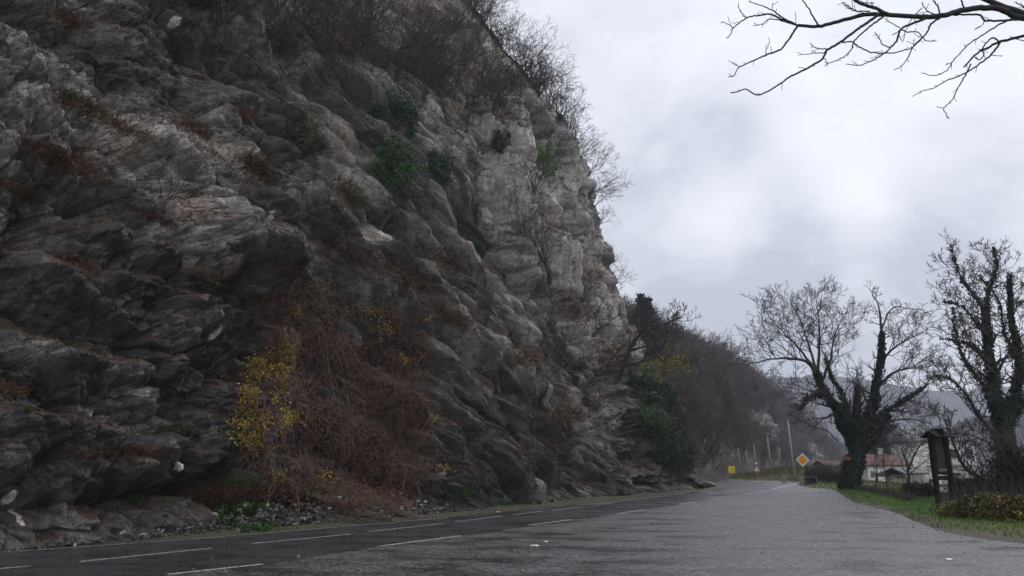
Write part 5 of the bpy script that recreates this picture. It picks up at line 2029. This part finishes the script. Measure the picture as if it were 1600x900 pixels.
# yellow square sign with triangle
Y = 94
c = at(1143.3, 733.8, Y)
root = empty('hazard_sign', (c.x, c.y, 0), 'bright yellow square road sign carrying a small warning triangle, at the inside of the bend', 'road sign')
MB().tube([(0, 0.06, 0), (0, 0.06, c.z)], 0.04, 8).build('post', M_steel, root)
h_ = 0.40
pl_ = MB().prism([(-h_, c.z - h_), (h_, c.z - h_), (h_, c.z + h_), (-h_, c.z + h_)], 0, 0.012).build('plate', M_yellow, root)
t0 = [(p[0] + 0.03, p[1] * 0.9 + c.z - 0.06) for p in ngon(3, 0.34, R(90))]
tri_ = MB().prism(t0, -0.006, -0.001).build('triangle', M_red, pl_)
t1 = [(p[0] + 0.03, p[1] * 0.9 + c.z - 0.06) for p in ngon(3, 0.21, R(90))]
MB().prism(t1, -0.010, -0.007).build('triangle_face', M_white, tri_)
mm = MB()
mm.box((0.03, -0.014, c.z - 0.08), (0.15, 0.004, 0.05))
mm.box((0.03, -0.014, c.z - 0.035), (0.09, 0.004, 0.035))
mm.build('car_symbol', M_black, tri_)

# concrete stones at the far road edge
for x_, y_, Y, w_, h_, lab in ((1225, 752, 76, 0.42, 0.66, 'short grey concrete marker stone left of the diamond sign'),):
    p = at(x_, 750, Y)
    root = MB().prism([(-w_ / 2, -0.1), (w_ / 2, -0.1), (w_ * 0.42, h_ * 0.9), (w_ * 0.2, h_), (-w_ * 0.25, h_), (-w_ * 0.45, h_ * 0.85)], -0.15, 0.15).build('marker_stone', M_concrete)
    root.location = (p.x, p.y, 0.05)
    tag(root, lab, 'marker stone')
p = at(1265, 752, 68)
root = empty('culvert_head', (p.x, p.y, 0.0), 'low dark arched concrete opening just right of the diamond sign', 'culvert')
arch = [(-0.55, -0.1), (-0.55, 0.55), (-0.35, 0.72), (0.35, 0.78), (0.6, 0.6), (0.72, -0.1), (0.55, -0.1), (0.42, 0.5), (-0.38, 0.5), (-0.40, -0.1)]
mb = MB()
for a_, b_ in ((0, 9), (1, 8), (2, 8), (3, 7), (4, 6)):
    pass
mb.box((-0.47, 0, 0.25), (0.14, 0.5, 0.75)).box((0.55, 0, 0.22), (0.14, 0.5, 0.72)).box((0.04, 0, 0.66), (1.16, 0.46, 0.10))
mb.build('concrete_frame', mat('mossy_concrete', (0.10, 0.10, 0.085), 0.9, var=0.4, bump=0.4), root)
MB().box((0.03, 0.12, 0.24), (0.86, 0.2, 0.72)).build('opening', M_black, root)  # solid black block, painting the shade inside the culvert mouth

# orange marker plates nailed to the walnut
p = at(1323.5, 716, Y0 - 0.95)
root = MB().box((0, 0, 0), (0.50, 0.02, 0.26)).box((-0.02, -0.012, 0.0), (0.40, 0.004, 0.02)).build('orange_board', mat('orange_board', (0.24, 0.075, 0.02), 0.7, var=0.3))
root.location = p
root.rotation_euler = (0, R(6), R(-8))
tag(root, 'small faded orange board fixed to the ivy clad trunk', 'sign')

# ------------------------------------------------------------ wooden information board with little roof
YI = 29.5
pb = at(1480, 796, YI)
zt = at(1468, 680, YI).z
root = empty('notice_board', (pb.x, pb.y, -0.05), 'tall dark wooden notice board under a little pitched roof, standing on the grass verge', 'notice board', rz=R(20))
H = zt + 0.05
wd = 0.78
for sx in (-1, 1):
    MB().box((sx * wd / 2, 0, H / 2), (0.15, 0.15, H)).build('post', M_darkwood, root)
MB().box((0, 0, 1.30), (wd - 0.15, 0.10, 0.16)).build('crossbar', M_darkwood, root)
MB().box((0, 0.02, 2.2), (wd - 0.152, 0.05, 1.55)).build('panel', mat('board_panel', (0.030, 0.028, 0.027), 0.8), root)
fr = MB()
fr.box((-0.27, -0.03, 2.2), (0.07, 0.05, 1.5)).box((0.27, -0.03, 2.2), (0.07, 0.05, 1.5)).box((0, -0.03, 1.48), (0.46, 0.05, 0.07)).box((0, -0.03, 2.92), (0.46, 0.05, 0.07))
fr.build('panel_frame', M_darkwood, root)
MB().box((0, -0.035, 1.60), (0.44, 0.012, 0.10)).build('label_strip', mat('pale_strip', (0.12, 0.115, 0.11), 0.6), root)
for sy in (-1, 1):
    r_ = MB()
    r_.box((0, sy * 0.17, H + 0.03), (0.94, 0.42, 0.045), rx=sy * -R(35))
    r_.build('roof_slope', M_darkwood, root)
MB().prism([(-0.02, 0), (0.02, 0), (0.0, 0.3)], -0.3, 0.3).build('gable_brace', M_darkwood, root).location = (0, 0, H - 0.05)

# ------------------------------------------------------------ houses
def house(name, x0, x1, ybase, yeave, yridge, Y, depth, label, roofm, wins=(), rz=0.0, over=0.35, hip=0.0):
    a, b = at(x0, ybase, Y), at(x1, ybase, Y)
    w_ = b.x - a.x
    ze, zr, z0 = at(x0, yeave, Y).z, at(x0, yridge, Y + depth / 2).z, a.z
    root = empty(name, ((a.x + b.x) / 2, Y, z0 - 0.5), label, 'house', rz=rz)
    hh = ze - z0 + 0.5
    rh = zr - z0 + 0.5
    MB().box((0, depth / 2, hh / 2), (w_, depth, hh)).build('wall', M_plaster, root)
    o_ = over
    zo = hh - 0.02
    W2, hp = w_ / 2 + o_, hip * w_ / 2
    V = [(-W2, -o_, zo), (W2, -o_, zo), (W2, depth + o_, zo), (-W2, depth + o_, zo), (-W2 + hp, depth / 2, rh), (W2 - hp, depth / 2, rh)]
    V2 = [(x, y, z + 0.16) for x, y, z in V]
    m_ = MB()
    m_.add(V + V2, [[[6, 7, 11, 10], [8, 9, 10, 11], [1, 0, 4, 5], [3, 2, 5, 4], [0, 1, 7, 6], [1, 2, 8, 7], [2, 3, 9, 8], [3, 0, 6, 9]], [[6, 10, 9], [7, 8, 11], [0, 3, 4], [1, 5, 2]]])
    rf = m_.build('roof', roofm, root)
    for (fx, fz, ww, wh) in wins:
        wx = (fx - 0.5) * w_
        wz = fz * hh
        f_ = MB()
        f_.box((wx, -0.02, wz + wh / 2), (ww, 0.06, 0.08)).box((wx, -0.02, wz - wh / 2), (ww, 0.06, 0.08)).box((wx - ww / 2, -0.02, wz), (0.08, 0.06, wh)).box((wx + ww / 2, -0.02, wz), (0.08, 0.06, wh)).box((wx, -0.02, wz), (0.05, 0.05, wh))
        wo_ = f_.build('window', M_white if roofm != M_greyroof else M_darkwood, root)
        MB().box((wx, -0.008, wz), (ww, 0.03, wh)).build('pane', M_glass, wo_)
    return root, rf, hh, rh, w_


h1, rf, hh, rh, w_ = house('red_roofed_house', 1358, 1424, 756, 728, 712, 88, 6.5, 'low white house with a weathered red tile roof right of the ivy clad trunk', M_tile, [(0.12, 0.62, 0.6, 0.8), (0.45, 0.62, 0.7, 0.7), (0.75, 0.62, 0.7, 0.7)])
MB().box((w_ * 0.22, 3.6, rh + 0.4), (0.5, 0.5, 1.0)).build('chimney', M_plaster, rf)
house('low_red_roofed_barn', 1297, 1322, 746, 732, 721, 120, 7, 'long low outbuilding with a red roof seen left of the ivy clad trunk', M_tile)
h3, rf3, hh3, rh3, w3 = house('white_house', 1432, 1532, 764, 690, 672, 105, 10, 'large white two storey house with a grey roof behind the notice board', M_greyroof, [(0.66, 0.76, 1.0, 1.1), (0.9, 0.76, 1.0, 1.1), (0.66, 0.3, 1.0, 1.1)], hip=0.25)
MB().box((w3 * 0.1, -0.5, hh3 * 0.52), (w3 * 0.8, 1.0, 0.12)).build('balcony_slab', M_concrete, h3)
rl = MB()
for k in range(17):
    rl.box((w3 * (-0.29 + 0.0487 * k), -0.95, hh3 * 0.52 + 0.5), (0.05, 0.05, 0.9))
rl.box((w3 * 0.1, -0.95, hh3 * 0.52 + 0.95), (w3 * 0.8, 0.08, 0.07))
rl.build('balcony_railing', M_darkwood, h3)
house('dark_roofed_shed', 1418, 1446, 762, 741, 733, 74, 4, 'small shed with a dark roof left of the notice board', M_greyroof)

# picnic shelters in front of the red roofed house
for i, (x_, lab) in enumerate(((1383, 'left of two small roofed picnic tables in front of the white house wall'), (1409, 'right of two small roofed picnic tables in front of the white house wall'))):
    p = at(x_, 760, 78)
    root = empty('picnic_shelter', (p.x, p.y, p.z - 0.1), lab, 'shelter', 'roofed picnic tables')
    for sx in (-0.7, 0.7):
        MB().box((sx, 0, 0.55), (0.1, 0.1, 1.1)).build('post', M_darkwood, root)
    MB().prism([(-1.1, 0), (1.1, 0), (0.85, 0.42), (-0.85, 0.42)], -0.7, 0.7, off=(0, 0, 1.05)).build('roof', M_greyroof, root)
    MB().box((0, 0, 0.55), (1.3, 0.6, 0.06)).build('table_top', M_darkwood, root)
    MB().box((0, -0.55, 0.32), (1.3, 0.2, 0.05)).build('bench', M_darkwood, root)

# garden lamps
for i, (x_, yb, yt, Y, lab) in enumerate(((1436.5, 790, 755, 42, 'black lantern lamp post left of the notice board'), (1460.5, 792, 752, 40, 'black lantern lamp post beside the left post of the notice board'), (1503, 775, 742, 48, 'lantern lamp post right of the notice board'))):
    b_ = at(x_, yb, Y)
    H = at(x_, yt, Y).z - b_.z
    root = empty('lamp_post', (b_.x, b_.y, b_.z), lab, 'lamp post', 'garden lamp posts')
    MB().tube([(0, 0, -0.3), (0, 0, 0.15), (0, 0, 0.16), (0, 0, H - 0.3)], [0.07, 0.07, 0.035, 0.03], 8).build('post', M_black, root)
    MB().tube([(0, 0, H - 0.3), (0, 0, H - 0.02)], [0.07, 0.12], 6).build('lamp_glass', mat('lamp_glass', (0.45, 0.46, 0.48), 0.3), root)
    MB().tube([(0, 0, H - 0.02), (0, 0, H + 0.03), (0, 0, H + 0.12)], [0.17, 0.13, 0.02], 6).build('lamp_cap', M_black, root)

# white garden fence panel seen between the board's legs, and the low wall by the trees
p = at(1478, 792, 46)
root = empty('white_gate', (p.x, p.y, p.z), 'white slatted garden gate seen between the legs of the notice board', 'gate')
mb = MB()
for k in range(8):
    mb.box((-0.45 + k * 0.13, 0, 0.55), (0.08, 0.03, 1.1 + 0.1 * math.sin(k * 0.45)))
mb.build('slat_panel', M_white, root)
for zz_ in (0.25, 0.9):
    MB().box((0, 0.03, zz_), (1.05, 0.04, 0.08)).build('rail', M_white, root)
p0, p1 = at(1340, 762, 66), at(1366, 760, 70)
mbw = MB()
d_ = (p1 - p0)
mbw.box(tuple((p0 + p1) / 2 + Vector((0, 0, -0.1))), (d_.length, 0.3, 0.7), rz=math.atan2(d_.y, d_.x))
o_ = mbw.build('low_wall', M_concrete)
tag(o_, 'low weathered concrete wall behind the foot of the ivy clad tree', 'wall')

# ------------------------------------------------------------ hedge and undergrowth on the right
def bushmass(name, marks, n, size, cols, label, cat, seed, hgt, twigs=600, w=0.7):
    rng = np.random.default_rng(seed)
    C_ = curve([tuple(gp(x_, y_)) for x_, y_ in marks], 80)
    loc = C_[40]
    root = empty(name, tuple(loc), label, cat)
    i = rng.integers(80, size=n)
    u = rng.normal(size=n) * w * 0.5
    hz = rng.uniform(0, 1, n) ** 0.8
    hloc = hgt * (0.75 + 0.35 * fbm(C_[i, 0] * 1.2, C_[i, 1] * 1.2, seed, 3))
    P_ = C_[i] + np.column_stack([rng.normal(size=n) * 0.12, u, hz * hloc * np.sqrt(np.clip(1 - (u / w) ** 2 * 0.5, 0.2, 1))])
    V, Fq = leaf_mesh(P_ - loc, size * rng.uniform(0.6, 1.3, n), rng)
    cols = np.array(cols)
    ci = (np.clip(fbm(P_[:, 0] * 0.8, P_[:, 1] * 0.8, seed + 1, 2) * 0.9 + 0.5 + rng.normal(size=n) * 0.2, 0, 0.999) * len(cols)).astype(int)
    cl = cols[ci] * rng.uniform(0.55, 1.3, (n, 1))
    mk('foliage', V, [Fq], M_leaf, root, col=np.repeat(cl, 4, 0))
    S = []
    for k in range(twigs):
        p = C_[rng.integers(80)] + np.array([rng.normal() * 0.1, rng.normal() * w * 0.4, 0])
        d = np.array([rng.normal() * 0.25, rng.normal() * 0.25, 1])
        for j in range(4):
            q = p + d * hgt * 0.27
            S.append((*p, *q, 0.008, 0.006))
            d = d + rng.normal(size=3) * 0.2
            p = q
    S = np.array(S)
    S[:, :3] -= loc
    S[:, 3:6] -= loc
    V, q = seg_mesh(S)
    mk('twigs', V, [q], M_twig, root)
    return root


bushmass('hedge', ((1494, 812), (1530, 816), (1570, 818), (1640, 822)), 15000, 0.05, [(0.17, 0.070, 0.03), (0.17, 0.11, 0.040), (0.12, 0.12, 0.035), (0.24, 0.20, 0.055), (0.16, 0.17, 0.045)], 'unkempt hedge with yellow and russet leaves at the right edge', 'hedge', 3, 0.95, 260)
bushmass('hedge', ((1478, 806), (1500, 811), (1530, 816)), 3600, 0.04, [(0.15, 0.16, 0.045), (0.20, 0.16, 0.06)], 'low straggling yellow green undergrowth at the foot of the notice board', 'undergrowth', 4, 0.5, 260)
bushmass('dark_bush', ((1420, 778), (1440, 780), (1455, 782)), 3500, 0.05, [(0.018, 0.024, 0.012), (0.03, 0.03, 0.016)], 'rounded dark bush left of the notice board', 'bush', 5, 1.0, 150)
bushmass('dark_bush', ((1494, 782), (1515, 782), (1540, 780)), 5500, 0.06, [(0.016, 0.018, 0.013), (0.024, 0.024, 0.016)], 'dark leafless looking bush between the notice board and the ivy tree', 'bush', 6, 1.25, 120, 1.0)
bushmass('bramble', ((1344, 768), (1372, 774), (1400, 780), (1425, 786)), 2600, 0.035, [(0.06, 0.045, 0.03), (0.05, 0.06, 0.025)], 'low brown bramble patch behind the verge near the ivy clad trunk', 'bramble', 7, 0.4, 500)
bushmass('bramble', ((1262, 753), (1285, 754), (1310, 756)), 5000, 0.06, [(0.05, 0.042, 0.028), (0.06, 0.055, 0.03), (0.045, 0.05, 0.022)], 'grey brown bramble thicket between the diamond sign and the ivy clad trunk', 'bramble', 8, 1.5, 500, 1.5)
bushmass('ivy_bush', ((1560, 782), (1590, 784), (1640, 788)), 9000, 0.06, [(0.016, 0.026, 0.012), (0.024, 0.034, 0.015)], 'dark green ivy thicket around the foot of the right hand tree', 'bush', 9, 3.2, 200, 1.0)

# ------------------------------------------------------------ damp air
hz = mk('haze', [(x, y, z) for z in (-4, 215) for y in (-40, 1660) for x in (-420, 1250)], [np.array([[0, 2, 3, 1], [4, 5, 7, 6], [0, 1, 5, 4], [2, 6, 7, 3], [0, 4, 6, 2], [1, 3, 7, 5]])], None)
mh = bpy.data.materials.new('haze_air')
mh.use_nodes = True
nt = mh.node_tree
nt.nodes.clear()
pv = nt.nodes.new('ShaderNodeVolumePrincipled')
pv.inputs['Color'].default_value = (0.82, 0.87, 1.0, 1)
pv.inputs['Density'].default_value = 0.0005
mo = nt.nodes.new('ShaderNodeOutputMaterial')
nt.links.new(pv.outputs[0], mo.inputs['Volume'])
hz.data.materials.append(mh)
tag(hz, 'damp bluish air over the whole valley', 'haze', kind='stuff')
